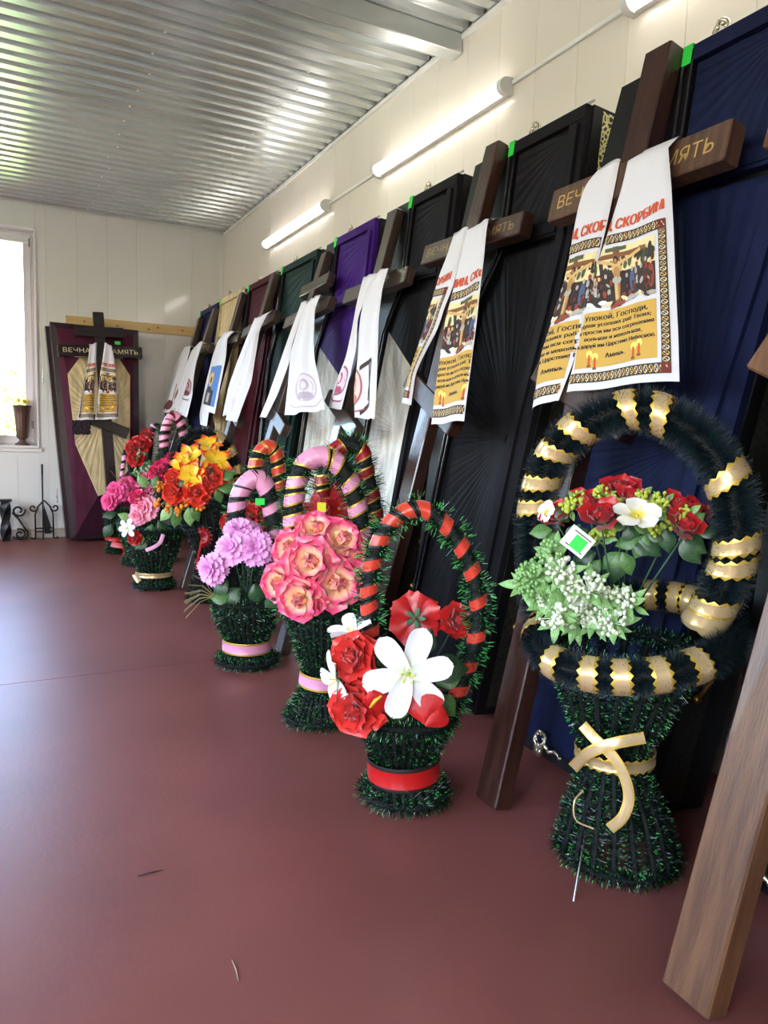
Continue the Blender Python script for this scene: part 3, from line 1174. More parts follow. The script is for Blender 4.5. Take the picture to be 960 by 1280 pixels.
def memorial_print(sheet, towel, small=False):
    # heading
    p = Print(sheet)
    p.text('ПОМНИМ, СКОРБИМ', 0.5, 0.305, 0.062, 0.90, P_red, 1, arch=-0.022, bold=0.006)
    p.build('heading', towel)
    # ornamental border
    for (u0, v0, u1, v1) in ((0.04, 0.325, 0.96, 0.368), (0.90, 0.369, 0.96, 0.924), (0.04, 0.369, 0.10, 0.924), (0.04, 0.925, 0.96, 0.968)):
        p = Print(sheet)
        border_strip(p, u0, v0, u1, v1, 24)
        if v1 - v0 < 0.1:
            for u in (0.90, 0.04):
                p.rect(u, v0, u + 0.06, v1, P_maroon, 4, 1, 1)
        p.build('ornament_border', towel)
    # generic crucifixion scene
    p = Print(sheet)
    p.rect(0.13, 0.385, 0.87, 0.50, P_sky, 0)
    p.rect(0.13, 0.50, 0.87, 0.625, P_crowd, 0)
    r = random.Random(3)
    for k in range(40):
        u = 0.14 + 0.72 * r.random()
        p.ell(u, r.uniform(0.445, 0.505) - (0.012 if u > .6 else 0), r.uniform(.02, .045), r.uniform(.012, .024), r.choice([P_tree, P_crowd, P_dk, P_tree2]), 1, 7, r.uniform(0, 3))
    for (u, v, m, h) in ((0.19, .55, P_dk, .06), (0.25, .545, P_maroon, .07), (0.31, .55, P_grey, .05), (0.35, .56, P_blk, .065), (0.41, .55, P_crowd, .06), (0.60, .56, P_blk, .055), (0.655, .545, P_blue, .065),
                         (0.70, .535, P_dk, .075), (0.745, .55, P_crowd, .07), (0.79, .535, P_maroon, .085), (0.835, .545, P_brick, .075)):
        p.ell(u, v + 0.012, 0.028, h * .75, m, 2, 9, r.uniform(-.15, .15))
        p.ell(u, v - h * .62, 0.013, 0.011, r.choice([P_skin, P_grey, P_brick]), 4, 7)
    for k in range(90):
        u, v = 0.15 + 0.7 * r.random(), r.uniform(0.50, 0.615)
        p.ell(u, v, r.uniform(.006, .017), r.uniform(.006, .022), r.choice([P_blk, P_crowd, P_maroon, P_grey, P_blk, P_dk, P_brick, P_tree2]), 3, 6, r.uniform(0, 3))
    for k in range(14):
        p.ell(0.16 + 0.052 * k, 0.628 + r.uniform(-.008, .008), 0.04, 0.010, r.choice([P_grey, P_cream, P_dk, P_wht]), 3, 8, r.uniform(-.3, .3))
    p.rect(0.485, 0.385, 0.54, 0.655, P_wood, 4)
    p.rect(0.23, 0.415, 0.79, 0.436, P_wood, 4)
    p.rect(0.42, 0.388, 0.60, 0.405, P_tree, 5)
    p.line((0.28, 0.428), (0.48, 0.462), 0.016, P_skin, 6)
    p.line((0.74, 0.428), (0.54, 0.462), 0.016, P_skin, 6)
    p.ell(0.51, 0.482, 0.042, 0.034, P_skin, 6, 12)
    p.ell(0.51, 0.505, 0.03, 0.03, P_skin2, 7, 12)
    p.ell(0.505, 0.446, 0.022, 0.018, P_blk, 7, 10)
    p.ell(0.505, 0.450, 0.012, 0.011, P_skin2, 8, 8)
    p.ell(0.51, 0.537, 0.042, 0.017, P_grey, 7, 10)
    p.line((0.498, 0.548), (0.503, 0.625), 0.026, P_skin, 6)
    p.line((0.525, 0.548), (0.518, 0.62), 0.024, P_skin2, 6)
    p.line((0.44, 0.655), (0.58, 0.638), 0.014, P_brick, 6)
    p.build('picture', towel)
    # prayer text
    p = Print(sheet)
    p.rect(0.125, 0.662, 0.87, 0.905, P_gold, 0)
    p.text('Упокой, Господи,', 0.5, 0.70, 0.032, 0.60, P_blk, 1, bold=0.0025)
    p.text('души усопших раб Твоих;', 0.5, 0.728, 0.024, 0.66, P_blk, 1, bold=0.0025)
    p.text('и прости им вся согрешения', 0.5, 0.758, 0.024, 0.70, P_blk, 1, bold=0.0025)
    p.text('вольная и невольная,', 0.48, 0.788, 0.024, 0.54, P_blk, 1, bold=0.0025)
    p.text('и даруй им Царствие Небесное.', 0.5, 0.818, 0.024, 0.72, P_blk, 1, bold=0.0025)
    p.text('Аминь.', 0.5, 0.868, 0.028, 0.2, P_blk, 1, bold=0.0025)
    for u, v in ((0.26, 0.85), (0.31, 0.862), (0.68, 0.848), (0.73, 0.838)):
        p.ell(u, v - 0.004, 0.028, 0.017, P_flame, 1, 9)
        p.rect(u - 0.009, v, u + 0.009, v + 0.042, P_red, 2, 1, 1)
        p.rect(u - 0.016, v + 0.042, u + 0.016, v + 0.052, P_wood, 2, 1, 1)
    p.build('prayer_text', towel)


def towel(key, sheets, label, group='white towels on the crosses'):
    fr = CR[key]
    b = MB()
    ends = [sh.mesh_into(b, bar=BAR[key]) for sh in sheets]
    # strip joining the two ends behind the post
    if len(sheets) > 1 and ends[0][-1][0] < 0 < ends[1][0][0]:
        a, c = ends[0][-1], ends[1][0]
        b.add([a, c, (c[0], c[1] - 0.001, c[2] + 0.042), (a[0], a[1] - 0.001, a[2] + 0.042)], [[0, 1, 2, 3]])
    o = tag(b.build('towel', W_TOWEL, mw=fr, smooth=True), label, 'towel', group)
    return o


def lerp_fn(pts):
    def f(v):
        for (a, x), (c, y) in zip(pts, pts[1:]):
            if v <= c:
                return x + (y - x) * max(0, (v - a)) / (c - a)
        return pts[-1][1]
    return f


f1 = CR['C1']
sR = Sheet(f1, [(783, 203), (776, 235), (768, 262), (760, 290), (745, 335), (731, 395), (722, 440), (710, 491)],
           [(834, 184), (838, 232), (841, 290), (843, 350), (846, 420), (847, 476)], -0.092, 1.3, 0.007, 0.1,
           ul=lerp_fn([(0, .46), (.3, .42), (.45, .30), (.65, .17), (1, .06)]))
sL = Sheet(f1, [(745, 214), (729, 230), (721, 255), (714, 290), (706, 340), (690, 392), (674, 440), (663, 511)],
           [(773, 197), (766, 232), (757, 275), (748, 312), (737, 365), (727, 405), (715, 450), (696, 500)], -0.072, 1.1, 0.004, 0.55,
           ul=lerp_fn([(0, .40), (1, .34)]), ur=lerp_fn([(0, .76), (.6, .72), (.8, .64), (1, .62)]))
t = towel('C1', [sL, sR], 'widely spread printed memorial towel hanging on the gold-lettered cross')
memorial_print(sR, t)
memorial_print(sL, t)
f2 = CR['C2']
sR = Sheet(f2, [(583, 290), (577, 315), (570, 345), (565, 370), (557, 402), (552, 440), (546, 480), (540, 531)],
           [(610, 273), (607, 292), (605, 322), (601, 357), (597, 400), (590, 457), (584, 502), (581, 527)], -0.085, 1.0, 0.008, 0.2,
           ul=lerp_fn([(0, .30), (.3, .26), (1, .12)]), ur=lerp_fn([(0, .62), (.3, .66), (1, .72)]))
sL = Sheet(f2, [(566, 293), (558, 318), (547, 345), (540, 370), (527, 415), (512, 462), (501, 503)],
           [(584, 283), (576, 312), (565, 358), (555, 382), (546, 410), (526, 448), (518, 466), (512, 506)], -0.064, 0.9, 0.005, 0.5,
           ul=lerp_fn([(0, .62), (1, .55)]), ur=lerp_fn([(0, 1.0), (1, 1.0)]))
t = towel('C2', [sL, sR], 'narrow folded printed memorial towel on the dim-lettered cross by the black coffins')
memorial_print(sR, t)
memorial_print(sL, t)
f9 = CR['C9']
sL = Sheet(f9, [(112, 432), (110, 453), (104, 479), (99, 512), (96, 525)], [(121, 428), (120, 457), (118, 493), (117.5, 525)], -0.085, 1.2, 0.008, 0.3,
           ul=lerp_fn([(0, .12), (1, .0)]), ur=lerp_fn([(0, .5), (1, .56)]))
sR = Sheet(f9, [(131, 428), (128, 450), (125, 467), (122, 507), (118.5, 525)], [(140, 433), (143, 448), (145, 465), (148, 500), (148.5, 524)], -0.085, 1.2, 0.008, 0.1,
           ul=lerp_fn([(0, .30), (.4, .2), (1, .0)]), ur=lerp_fn([(0, .8), (1, 1.0)]))
t = towel('C9', [sL, sR], 'printed memorial towel on the cross leaning on the plum coffin')
memorial_print(sR, t)
memorial_print(sL, t)


def icon_print(sh, tw, U, V, ru, rv, ring, fill, tone=None, frame_=True):
    """pale generic oval print with a head-and-shoulders patch"""
    p = Print(sh)
    p.ell(U, V, ru, rv, pm('ring%d%d%d' % ring, ring), 0, 20)
    p.ell(U, V, ru * .86, rv * .86, pm('fill%d%d%d' % fill, fill), 1, 20)
    tn = pm('tone%d%d%d' % (tone or ring), tone or ring)
    p.ell(U, V - rv * 0.15, ru * .36, rv * .42, tn, 2, 12)
    p.ell(U, V - rv * 0.10, ru * .22, rv * .28, pm('fill%d%d%d' % fill, fill), 3, 12)
    p.ell(U, V + rv * .58, ru * .58, rv * .26, tn, 2, 12)
    if frame_:
        c = pm('tone%d%d%d' % ring, ring)
        pts = [(U + ru * 1.25 * math.cos(a), V + rv * 1.0 + rv * .35 * math.sin(a)) for a in [math.pi * k / 10 for k in range(11)]]
        for a, q in zip(pts, pts[1:]):
            p.line(a, q, 0.012, c, 1)
    p.build('printed_image', tw)


f3 = CR['C3']
sL = Sheet(f3, [(454, 347), (447, 375), (440, 414), (432, 448), (417, 485), (410, 510)], [(470, 341), (460, 362), (447, 397), (446, 437), (440, 465), (429, 513)], -0.072, 1.2, 0.007, 0.3)
sR = Sheet(f3, [(473, 338), (457, 358), (448, 398), (445, 448), (441, 493), (443, 523)], [(485, 335), (478, 358), (474, 398), (474, 431), (473, 493), (471, 525)], -0.085, 1.0, 0.008, 0.6)
t = towel('C3', [sL, sR], 'white towel with crimson oval print on the plain cross by the purple coffin')
icon_print(sL, t, 0.45, 0.80, 0.34, 0.11, (150, 84, 120), (220, 196, 210), (170, 80, 110))
icon_print(sR, t, 0.16, 0.80, 0.3, 0.12, (170, 96, 104), (226, 196, 186), (190, 120, 100))
p = Print(sR)
for a, c in (((.62, .62), (.68, .9)), ((.35, .68), (.7, .61)), ((.68, .9), (.4, .97)), ((.7, .61), (.62, .88))):
    p.line(a, c, 0.03, P_dk, 1)
p.build('drawn_outline', t)
f4 = CR['C4']
sL = Sheet(f4, [(377, 378), (368, 402), (359, 427), (346, 464), (334, 498), (324, 522)], [(384, 376), (374, 399), (364, 429), (361, 451), (347, 492), (333, 522)], -0.072, 1.0, 0.006, 0.3)
sR = Sheet(f4, [(389, 374), (379, 391), (372, 414), (364, 442), (362, 479), (358, 520)], [(400, 368), (393, 384), (392, 425), (394, 449), (402, 480), (409, 513)], -0.085, 1.4, 0.008, 0.1)
t = towel('C4', [sL, sR], 'white towel with pale grey face-like oval print on the three-barred cross before the green coffin')
icon_print(sR, t, 0.55, 0.78, 0.34, 0.13, (186, 172, 184), (214, 204, 210), (176, 160, 176))
f5 = CR['C5']
sL = Sheet(f5, [(320, 397), (308, 427), (297, 455), (287, 485), (280, 520)], [(328, 395), (311, 432), (299, 470), (286, 519)], -0.072, 1.0, 0.006, 0.2, dx=-0.02)
sR = Sheet(f5, [(328, 395), (311, 436), (293, 489), (285, 526)], [(334, 392), (325, 410), (320, 440), (314, 477), (304, 504), (296, 527)], -0.085, 1.6, 0.009, 0.5, dx=-0.02)
t = towel('C5', [sL, sR], 'nearly plain white towel on the cross before the maroon coffin')
icon_print(sR, t, 0.35, 0.75, 0.2, 0.1, (214, 206, 212), (226, 220, 224))
f6 = CR['C6']
sR = Sheet(f6, [(286, 414), (276, 428), (270, 459), (263, 488), (257.5, 512)], [(298, 412), (289, 421), (287, 447), (280, 481), (273, 518)], -0.085, 0.8, 0.005, 0.3, dx=-0.13)
sL = Sheet(f6, [(284, 416), (272, 440), (262, 480), (254, 518), (255, 532)], [(290, 414), (280, 440), (272, 480), (266, 518), (264, 534)], -0.07, 1.0, 0.005, 0.3, dx=-0.13)
t = towel('C6', [sL, sR], 'white towel with a blue and black printed rectangle hanging beside the cream coffin')
p = Print(sR)
p.rect(0.0, 0.52, 0.92, 0.94, pm('sky_blue', (74, 120, 184)), 0)
p.ell(0.3, 0.66, 0.24, 0.08, P_gold, 1)
p.ell(0.3, 0.66, 0.16, 0.055, P_skin, 2)
p.ell(0.28, 0.67, 0.09, 0.04, P_dk, 3)
p.rect(0.02, 0.78, 0.72, 0.94, P_blk, 1)
p.ell(0.3, 0.79, 0.3, 0.05, P_blk, 1)
p.rect(0.18, 0.81, 0.5, 0.91, P_grey, 2)
p.build('printed_image', t)
f7 = CR['C7']
sL = Sheet(f7, [(256, 425), (245, 436), (236, 459), (228, 487), (222, 514)], [(258, 428), (250, 445), (240, 480), (234, 518)], -0.088, 1.0, 0.006, 0.2, dx=-0.14)
sR = Sheet(f7, [(258, 424), (248, 442), (243, 464), (234, 492), (226, 515)], [(260, 425), (252.5, 448), (249.5, 470), (248.5, 495), (242, 523)], -0.102, 1.2, 0.008, 0.4, dx=-0.17)
t = towel('C7', [sL, sR], 'white towel with a maroon oval print hanging between the cream and dark blue coffins')
icon_print(sR, t, 0.45, 0.66, 0.3, 0.12, (118, 54, 62), (180, 140, 146), (90, 44, 54))
f8 = CR['C8']
sR = Sheet(f8, [(229, 435), (220, 450), (212.5, 473), (205, 500), (200, 519)], [(236, 434), (232, 450), (231, 470), (225, 492), (218, 514)], -0.076, 1.6, 0.008, 0.3, dx=0.06)
t = towel('C8', [sR], 'white towel with a dark red print at its lower hem, in the back corner')
p = Print(sR)
p.ell(0.35, 0.9, 0.3, 0.07, pm('dk_red', (104, 52, 54)), 0)
p.ell(0.75, 0.78, 0.14, 0.08, pm('brick', (150, 92, 70)), 0)
p.line((0.55, 0.62), (0.55, 0.95), 0.03, P_wood, 1)
p.build('printed_image', t)


# ================================================================== flower baskets
def project(p):
    d = Vector(p) - CAM
    k = d.dot(FWD)
    return 480 + F * d.dot(RIGHT) / k, 640 - F * d.dot(UP) / k


def petal_mesh(name, m, ln, wd, cup=0.25, curl=0.0, tip='round', nl=6, nw=4, frill=0.0, base=0.35):
    """one petal: base at the origin, grows along +Y, inner face +Z"""
    b = MB()
    vs = []
    ang, y, z = 0.0, 0.0, 0.0
    for i in range(nl + 1):
        q = i / nl
        if tip == 'round':
            w = wd * (base + (1 - base) * math.sin(math.pi * min(q, .62) / 1.24)) * (1 if q < .7 else math.sqrt(max(0.006, 1 - ((q - .7) / .3) ** 2)))
        elif tip == 'point':
            w = wd * (base + (1 - base) * math.sin(math.pi * min(q / 0.5, 1) / 2)) * (1 if q < .5 else max(0.03, 1 - ((q - .5) / .5) ** 1.5))
        elif tip == 'notch':
            w = wd * (base + (1 - base) * q ** 0.8)
        else:
            w = wd * (base + (1 - base) * math.sin(math.pi * min(q / 0.75, 1) / 2)) * (1 if q < .8 else max(0.15, 1 - ((q - .8) / .22) ** 2 * .75))
        if i:
            ang += curl / nl
            y += ln / nl * math.cos(ang)
            z += ln / nl * math.sin(ang)
        for j in range(nw + 1):
            s = 2 * j / nw - 1
            fz = frill * q * math.sin(s * 9 + i * 1.7) * wd
            dy = 0
            if tip == 'notch' and i == nl:
                dy = -ln * 0.10 * (j % 2) - ln * 0.12 * s * s
            if tip == 'point2' and i == nl:
                dy = ln * 0.16 * (1 - abs(s))
            c = cup * wd * s * s
            vs.append((w * s, y - math.sin(ang) * c + dy, z + math.cos(ang) * c + fz))
    k = nw + 1
    b.add(vs, [[i * k + j, i * k + j + 1, (i + 1) * k + j + 1, (i + 1) * k + j] for i in range(nl) for j in range(nw)])
    return b.mesh(name, m, True)


def facing(pos, n, spin=0.0, s=1.0):
    Z = Vector(n).normalized()
    X = Vector((0, 0, 1)).cross(Z)
    if X.length < 1e-4:
        X = Vector((1, 0, 0))
    X.normalize()
    Y = Z.cross(X)
    R = Matrix((X, Y, Z)).transposed() @ Matrix.Rotation(spin, 3, 'Z')
    m = (R * s).to_4x4()
    m.translation = Vector(pos)
    return m


def petal_matrix(phi, alpha, r0=0.0, z0=0.0, s=1.0, roll=0.0):
    rad = Vector((math.cos(phi), math.sin(phi), 0))
    Y = rad * math.sin(alpha) + Vector((0, 0, math.cos(alpha)))
    Zc = -rad * math.cos(alpha) + Vector((0, 0, math.sin(alpha)))
    X = Y.cross(Zc)
    R = Matrix((X, Y, Zc)).transposed() @ Matrix.Rotation(roll, 3, 'Y')
    m = (R * s).to_4x4()
    m.translation = rad * r0 + Vector((0, 0, z0))
    return m


MESH = {}


def cached(key, fn):
    if key not in MESH:
        MESH[key] = fn()
    return MESH[key]


M_leaf = mat('leaf_green', (62, 104, 50), 0.4, var=(18, (92, 134, 66)), sheen=0.1)
M_leafd = mat('leaf_dark', (36, 66, 42), 0.38, var=(18, (60, 92, 56)))
M_leafp = mat('leaf_pale', (110, 156, 84), 0.45, var=(18, (150, 190, 120)))
M_stem = mat('stem_green', (50, 82, 56), 0.5)
M_calyx = mat('calyx_green', (44, 96, 58), 0.5)


def rose_meshes(kind):
    cols = {
        'red': ((120, 10, 14), (196, 30, 30), (170, 18, 22)),
        'deepred': ((96, 8, 14), (186, 22, 30), (150, 14, 20)),
        'satinred': ((140, 16, 18), (222, 52, 44), (196, 34, 32)),
        'pinkcream': ((255, 228, 150), (248, 84, 134), (255, 196, 170)),
        'magenta': ((150, 14, 60), (226, 42, 104), (200, 26, 84)),
        'redorange': ((170, 20, 14), (232, 62, 36), (214, 40, 28)),
        'pink': ((226, 70, 130), (244, 140, 180), (236, 96, 150)),
    }[kind]
    m = cached(('pm', kind), lambda: petal_mat('petal_' + kind, cols[0], cols[1], cols[2], 0.32, 0.74 if kind == 'pinkcream' else 0.55))
    mi = m if kind != 'pinkcream' else petal_mat('petal_pinkcream_heart', (255, 206, 110), (250, 140, 140), (255, 200, 140), 0.32, 0.7)
    return (cached((kind, 'in'), lambda: petal_mesh('petal', mi, 0.62, 0.34, 0.55, 0.25, 'point2', 4, 4)),
            cached((kind, 'mid'), lambda: petal_mesh('petal', m, 0.82, 0.46, 0.45, -0.55, 'point2', 6, 4, 0.05)),
            cached((kind, 'out'), lambda: petal_mesh('petal', m, 1.0, 0.5, 0.3, -0.7, 'point2', 6, 4, 0.07)),
            m)


def rose(parent, pos, n, R, kind, bud=False, back=False, name='rose'):
    a, c, d, m = rose_meshes(kind)
    rr = random.Random(int(pos[0] * 1e4) + int(pos[2] * 1e4))
    core = MB()
    core.lathe([(0.05, -0.25), (0.13, -0.05), (0.17, 0.25), (0.13, 0.5), (0.05, 0.58)], 8)
    core.tube([(0, 0, -0.25), (0.03, 0, -0.7)], 0.05, 5)
    fl = put(name, cached((kind, 'core'), lambda: core.mesh('rose_core', m, True)), parent, mw=None)
    fl.matrix_local = facing(pos, n, rr.uniform(0, 6.28), R)
    rings = [(a, 3, 4, 0.04, 0.1), (a, 4, 12, 0.07, 0.06), (a, 5, 21, 0.1, 0.0)]
    if bud:
        rings += [(c, 4, 16, 0.14, -0.18), (d, 3, 30, 0.16, -0.22)]
    else:
        rings += [(c, 5, 30, 0.11, -0.03), (c, 5, 45, 0.12, -0.06), (d, 6, 56, 0.1, -0.12), (d, 6, 72, 0.08, -0.2)]
    for me, k, al, r0, z0 in rings:
        o = rr.uniform(0, 6.28)
        for i in range(k):
            put('petal', me, fl, local=petal_matrix(o + 2 * math.pi * i / k + rr.uniform(-.12, .12), math.radians(al + rr.uniform(-6, 6)), r0, z0, rr.uniform(.92, 1.06), rr.uniform(-.15, .15)))
    if back:
        cm = cached('calyx_star', lambda: petal_mesh('sepal', M_calyx, 0.42, 0.1, 0.1, 0, 'point', 4, 2))
        for i in range(5):
            put('sepal', cm, fl, local=petal_matrix(2 * math.pi * i / 5, math.radians(100), 0.05, -0.3))
    return fl


def peony(parent, pos, n, R, kind='lilac'):
    col = {'lilac': ((214, 110, 196), (240, 168, 226), (228, 138, 214)), 'hotpink': ((206, 30, 110), (244, 84, 150), (230, 52, 128)),
           'ruffle': ((214, 52, 116), (250, 158, 182), (238, 96, 146))}[kind]
    m = cached(('pm', kind), lambda: petal_mat('petal_' + kind, col[0], col[1], col[2], 0.55))
    a = cached((kind, 'n'), lambda: petal_mesh('petal', m, 1.0, 0.30, 0.3, -0.35, 'notch', 5, 6, 0.08, 0.3))
    rr = random.Random(int(pos[0] * 1e4) + 3)
    core = MB()
    core.lathe([(0.05, -0.2), (0.14, 0.0), (0.15, 0.2), (0.05, 0.3)], 8)
    core.tube([(0, 0, -0.2), (0.02, 0, -0.6)], 0.04, 5)
    fl = put('peony', cached((kind, 'core'), lambda: core.mesh('peony_core', m, True)), parent)
    fl.matrix_local = facing(pos, n, rr.uniform(0, 6), R)
    for k, al, s, z0 in ((5, 14, 0.48, 0.05), (7, 32, 0.62, 0.0), (9, 54, 0.82, -0.05), (11, 76, 1.0, -0.1), (10, 95, 0.95, -0.14)):
        o = rr.uniform(0, 6.28)
        for i in range(k):
            put('petal', a, fl, local=petal_matrix(o + 2 * math.pi * i / k + rr.uniform(-.1, .1), math.radians(al + rr.uniform(-7, 7)), 0.04, z0, s * rr.uniform(.9, 1.05), rr.uniform(-.25, .25)))
    return fl


def lily(parent, pos, n, R, kind='white', alpha=68, spin=None):
    if kind == 'white':
        m = cached(('pm', 'wl'), lambda: petal_mat('petal_white_lily', (226, 236, 206), (244, 242, 246), (240, 240, 242), 0.35))
    elif kind == 'orange':
        m = cached(('pm', 'ol'), lambda: petal_mat('petal_orange_lily', (250, 214, 40), (228, 56, 22), (250, 188, 34), 0.4, 0.8))
    a = cached((kind, 'lily'), lambda: petal_mesh('petal', m, 1.0, 0.27 if kind == 'white' else 0.3, 0.3, -0.6, 'round' if kind == 'white' else 'point', 11, 4, 0.0, 0.4))
    rr = random.Random(int(pos[0] * 1e4) + 9)
    core = MB()
    core.lathe([(0.03, -0.5), (0.05, -0.1), (0.09, 0.0), (0.03, 0.08)], 8)
    fl = put('lily', cached((kind, 'lcore'), lambda: core.mesh('lily_core', mat('lily_throat', (150, 196, 96), 0.5), True)), parent)
    fl.matrix_local = facing(pos, n, rr.uniform(0, 6) if spin is None else spin, R)
    for i in range(6):
        put('petal', a, fl, local=petal_matrix(2 * math.pi * i / 6 + rr.uniform(-.06, .06), math.radians(alpha + (5 if i % 2 else -5)), 0.03, 0.0 if i % 2 else 0.02, 1.0 if i % 2 else .96))
    st = MB()
    for i in range(5):
        p = 2 * math.pi * i / 5
        e = (0.14 * math.cos(p), 0.14 * math.sin(p), 0.36)
        st.tube([(0, 0, 0), (e[0] * .5, e[1] * .5, 0.22), e], 0.012, 4)
        st.ball(e, 0.03, n=4)
    put('stamens', cached((kind, 'stamen'), lambda: st.mesh('stamens', mat('stamen_' + kind, (226, 206, 90), 0.5))), fl, local=Matrix.Identity(4))
    return fl


def blossom(parent, pos, n, R):
    m = cached(('pm', 'plum'), lambda: petal_mat('petal_cream_blossom', (236, 214, 70), (246, 242, 232), (244, 238, 214), 0.4, 0.5))
    a = cached('blossom_petal', lambda: petal_mesh('petal', m, 1.0, 0.46, 0.12, -0.3, 'round', 6, 4))
    core = MB()
    core.lathe([(0.03, -0.4), (0.08, -0.05), (0.08, 0.04), (0.02, 0.08)], 8)
    fl = put('white_blossom', core.mesh('blossom_core', mat('blossom_eye', (226, 200, 60), 0.5), True), parent)
    fl.matrix_local = facing(pos, n, 0.3, R)
    for i in range(5):
        put('petal', a, fl, local=petal_matrix(2 * math.pi * i / 5, math.radians(72), 0.05, 0.0, 1.0, 0.12))
    return fl


def poinsettia(parent, pos, n, R, rgb=(176, 18, 26)):
    m = mat('petal_poinsettia', rgb, 0.5, var=(20, (140, 10, 20)))
    a = cached('poin', lambda: petal_mesh('bract', m, 1.0, 0.27, 0.2, -0.4, 'point', 6, 2))
    core = MB()
    core.lathe([(0.04, -0.2), (0.09, 0), (0.03, 0.1)], 8)
    fl = put('poinsettia', cached('poincore', lambda: core.mesh('poinsettia_core', mat('poin_eye', (200, 170, 60), 0.5), True)), parent)
    fl.matrix_local = facing(pos, n, 0.4, R)
    for k, al, s in ((5, 55, .7), (6, 82, 1.0)):
        for i in range(k):
            put('bract', a, fl, local=petal_matrix(2 * math.pi * i / k + al, math.radians(al), 0.03, 0, s))
    return fl


def leaf(parent, pos, direction, n, L, m=None, wd=0.34, name='leaf', tip='point'):
    m = m or M_leaf
    me = cached((m.name, 'leaf', wd, tip), lambda: petal_mesh('leaf', m, 1.0, wd, -0.18, -0.5, tip, 7, 4, 0.02, 0.12))
    Y = Vector(direction).normalized()
    Zc = Vector(n)
    Zc = (Zc - Y * Zc.dot(Y)).normalized()
    X = Y.cross(Zc)
    mt = (Matrix((X, Y, Zc)).transposed() * L).to_4x4()
    mt.translation = Vector(pos)
    return put(name, me, parent, local=mt)


M_tin_dark = mat('tinsel_dark_green', (9, 24, 19), 0.25, spec=0.6)
M_tin_mid = mat('tinsel_green', (20, 58, 38), 0.2, metal=0.5)
M_tin_tip = mat('tinsel_bright_green', (60, 160, 72), 0.35)
M_tin_olive = mat('tinsel_olive', (112, 142, 74), 0.4)
M_fluff = mat('fluff_teal_black', (8, 24, 30), 0.5)
M_fluff2 = mat('fluff_teal', (16, 46, 52), 0.45)
M_core = mat('garland_core', (8, 16, 14), 0.8)


def tinsel(b, path, r, dens, rr, mats=(0, 0, 0, 1, 1, 2), width=0.0026, closed=False, jitter=0.25):
    """needles standing out all round a path"""
    path = [Vector(p) for p in path]
    if closed:
        path = path + [path[0]]
    for a, c in zip(path, path[1:]):
        d = c - a
        L = d.length
        if L < 1e-6:
            continue
        t = d / L
        e1 = t.orthogonal().normalized()
        e2 = t.cross(e1)
        n = L * dens
        n = int(n) + (1 if rr.random() < n - int(n) else 0)
        for _ in range(n):
            p = a + d * rr.random()
            th = rr.random() * 6.2832
            dr = e1 * math.cos(th) + e2 * math.sin(th) + t * rr.uniform(-.45, .45)
            ln = r * rr.uniform(1 - jitter * 1.6, 1 + jitter)
            s = (t + dr.cross(t) * rr.uniform(-.6, .6)) * (width * 0.5)
            k = rr.choice(mats)
            tip = p + dr * ln
            if k == 2:
                md = p + dr * ln * 0.72
                b.add([p - s, p + s, md], [[0, 1, 2]], 1)
                b.add([md - s * .9, md + s * .9, tip + s * .5, tip - s * .5], [[0, 1, 2, 3]], 2)
            else:
                b.add([p - s, p + s, tip + s * .25, tip - s * .25], [[0, 1, 2, 3]], k)


def spline(pts, n=40, closed=False):
    pts = [Vector(p) for p in pts]
    m = len(pts)
    out = []
    segs = m if closed else m - 1
    for i in range(segs):
        p0 = pts[(i - 1) % m] if closed or i > 0 else pts[0] * 2 - pts[1]
        p1, p2 = pts[i], pts[(i + 1) % m]
        p3 = pts[(i + 2) % m] if closed or i + 2 < m else pts[-1] * 2 - pts[-2]
        k = max(2, n // segs)
        for j in range(k):
            t = j / k
            out.append(0.5 * ((2 * p1) + (p2 - p0) * t + (2 * p0 - 5 * p1 + 4 * p2 - p3) * t * t + (3 * p1 - p0 - 3 * p2 + p3) * t ** 3))
    if not closed:
        out.append(pts[-1])
    return out


def ribbon_ring_mesh(m, width, edge=None, scallop=0.0, n=28, twist=0.0):
    """a ribbon wrapped once round a rod of radius 1 along +Z; edge = narrow trim in a second material"""
    b = MB()
    rows = [(-0.5, 1.0), (-0.34, 1.015), (-0.33, 1.012), (0.33, 1.012), (0.34, 1.015), (0.5, 1.0)]
    vs = []
    for q, rad in rows:
        for k in range(n):
            a = 2 * math.pi * k / n
            sc = scallop * (1 if k % 2 else -1) if abs(q) == 0.5 else 0
            vs.append((rad * math.cos(a), rad * math.sin(a), width * (q + (sc if q > 0 else -sc)) + twist * math.sin(a)))
    for i in range(5):
        mi = 1 if edge and i in (0, 1, 3, 4) else 0
        b.add([], [])
    base = len(b.v)
    b.v.extend(vs)
    for i in range(5):
        for k in range(n):
            b.f.append([base + i * n + k, base + i * n + (k + 1) % n, base + (i + 1) * n + (k + 1) % n, base + (i + 1) * n + k])
            b.m.append(1 if edge and i in (0, 4) else 0)
    return b.mesh('ribbon_wrap', [m, edge] if edge else [m], True)


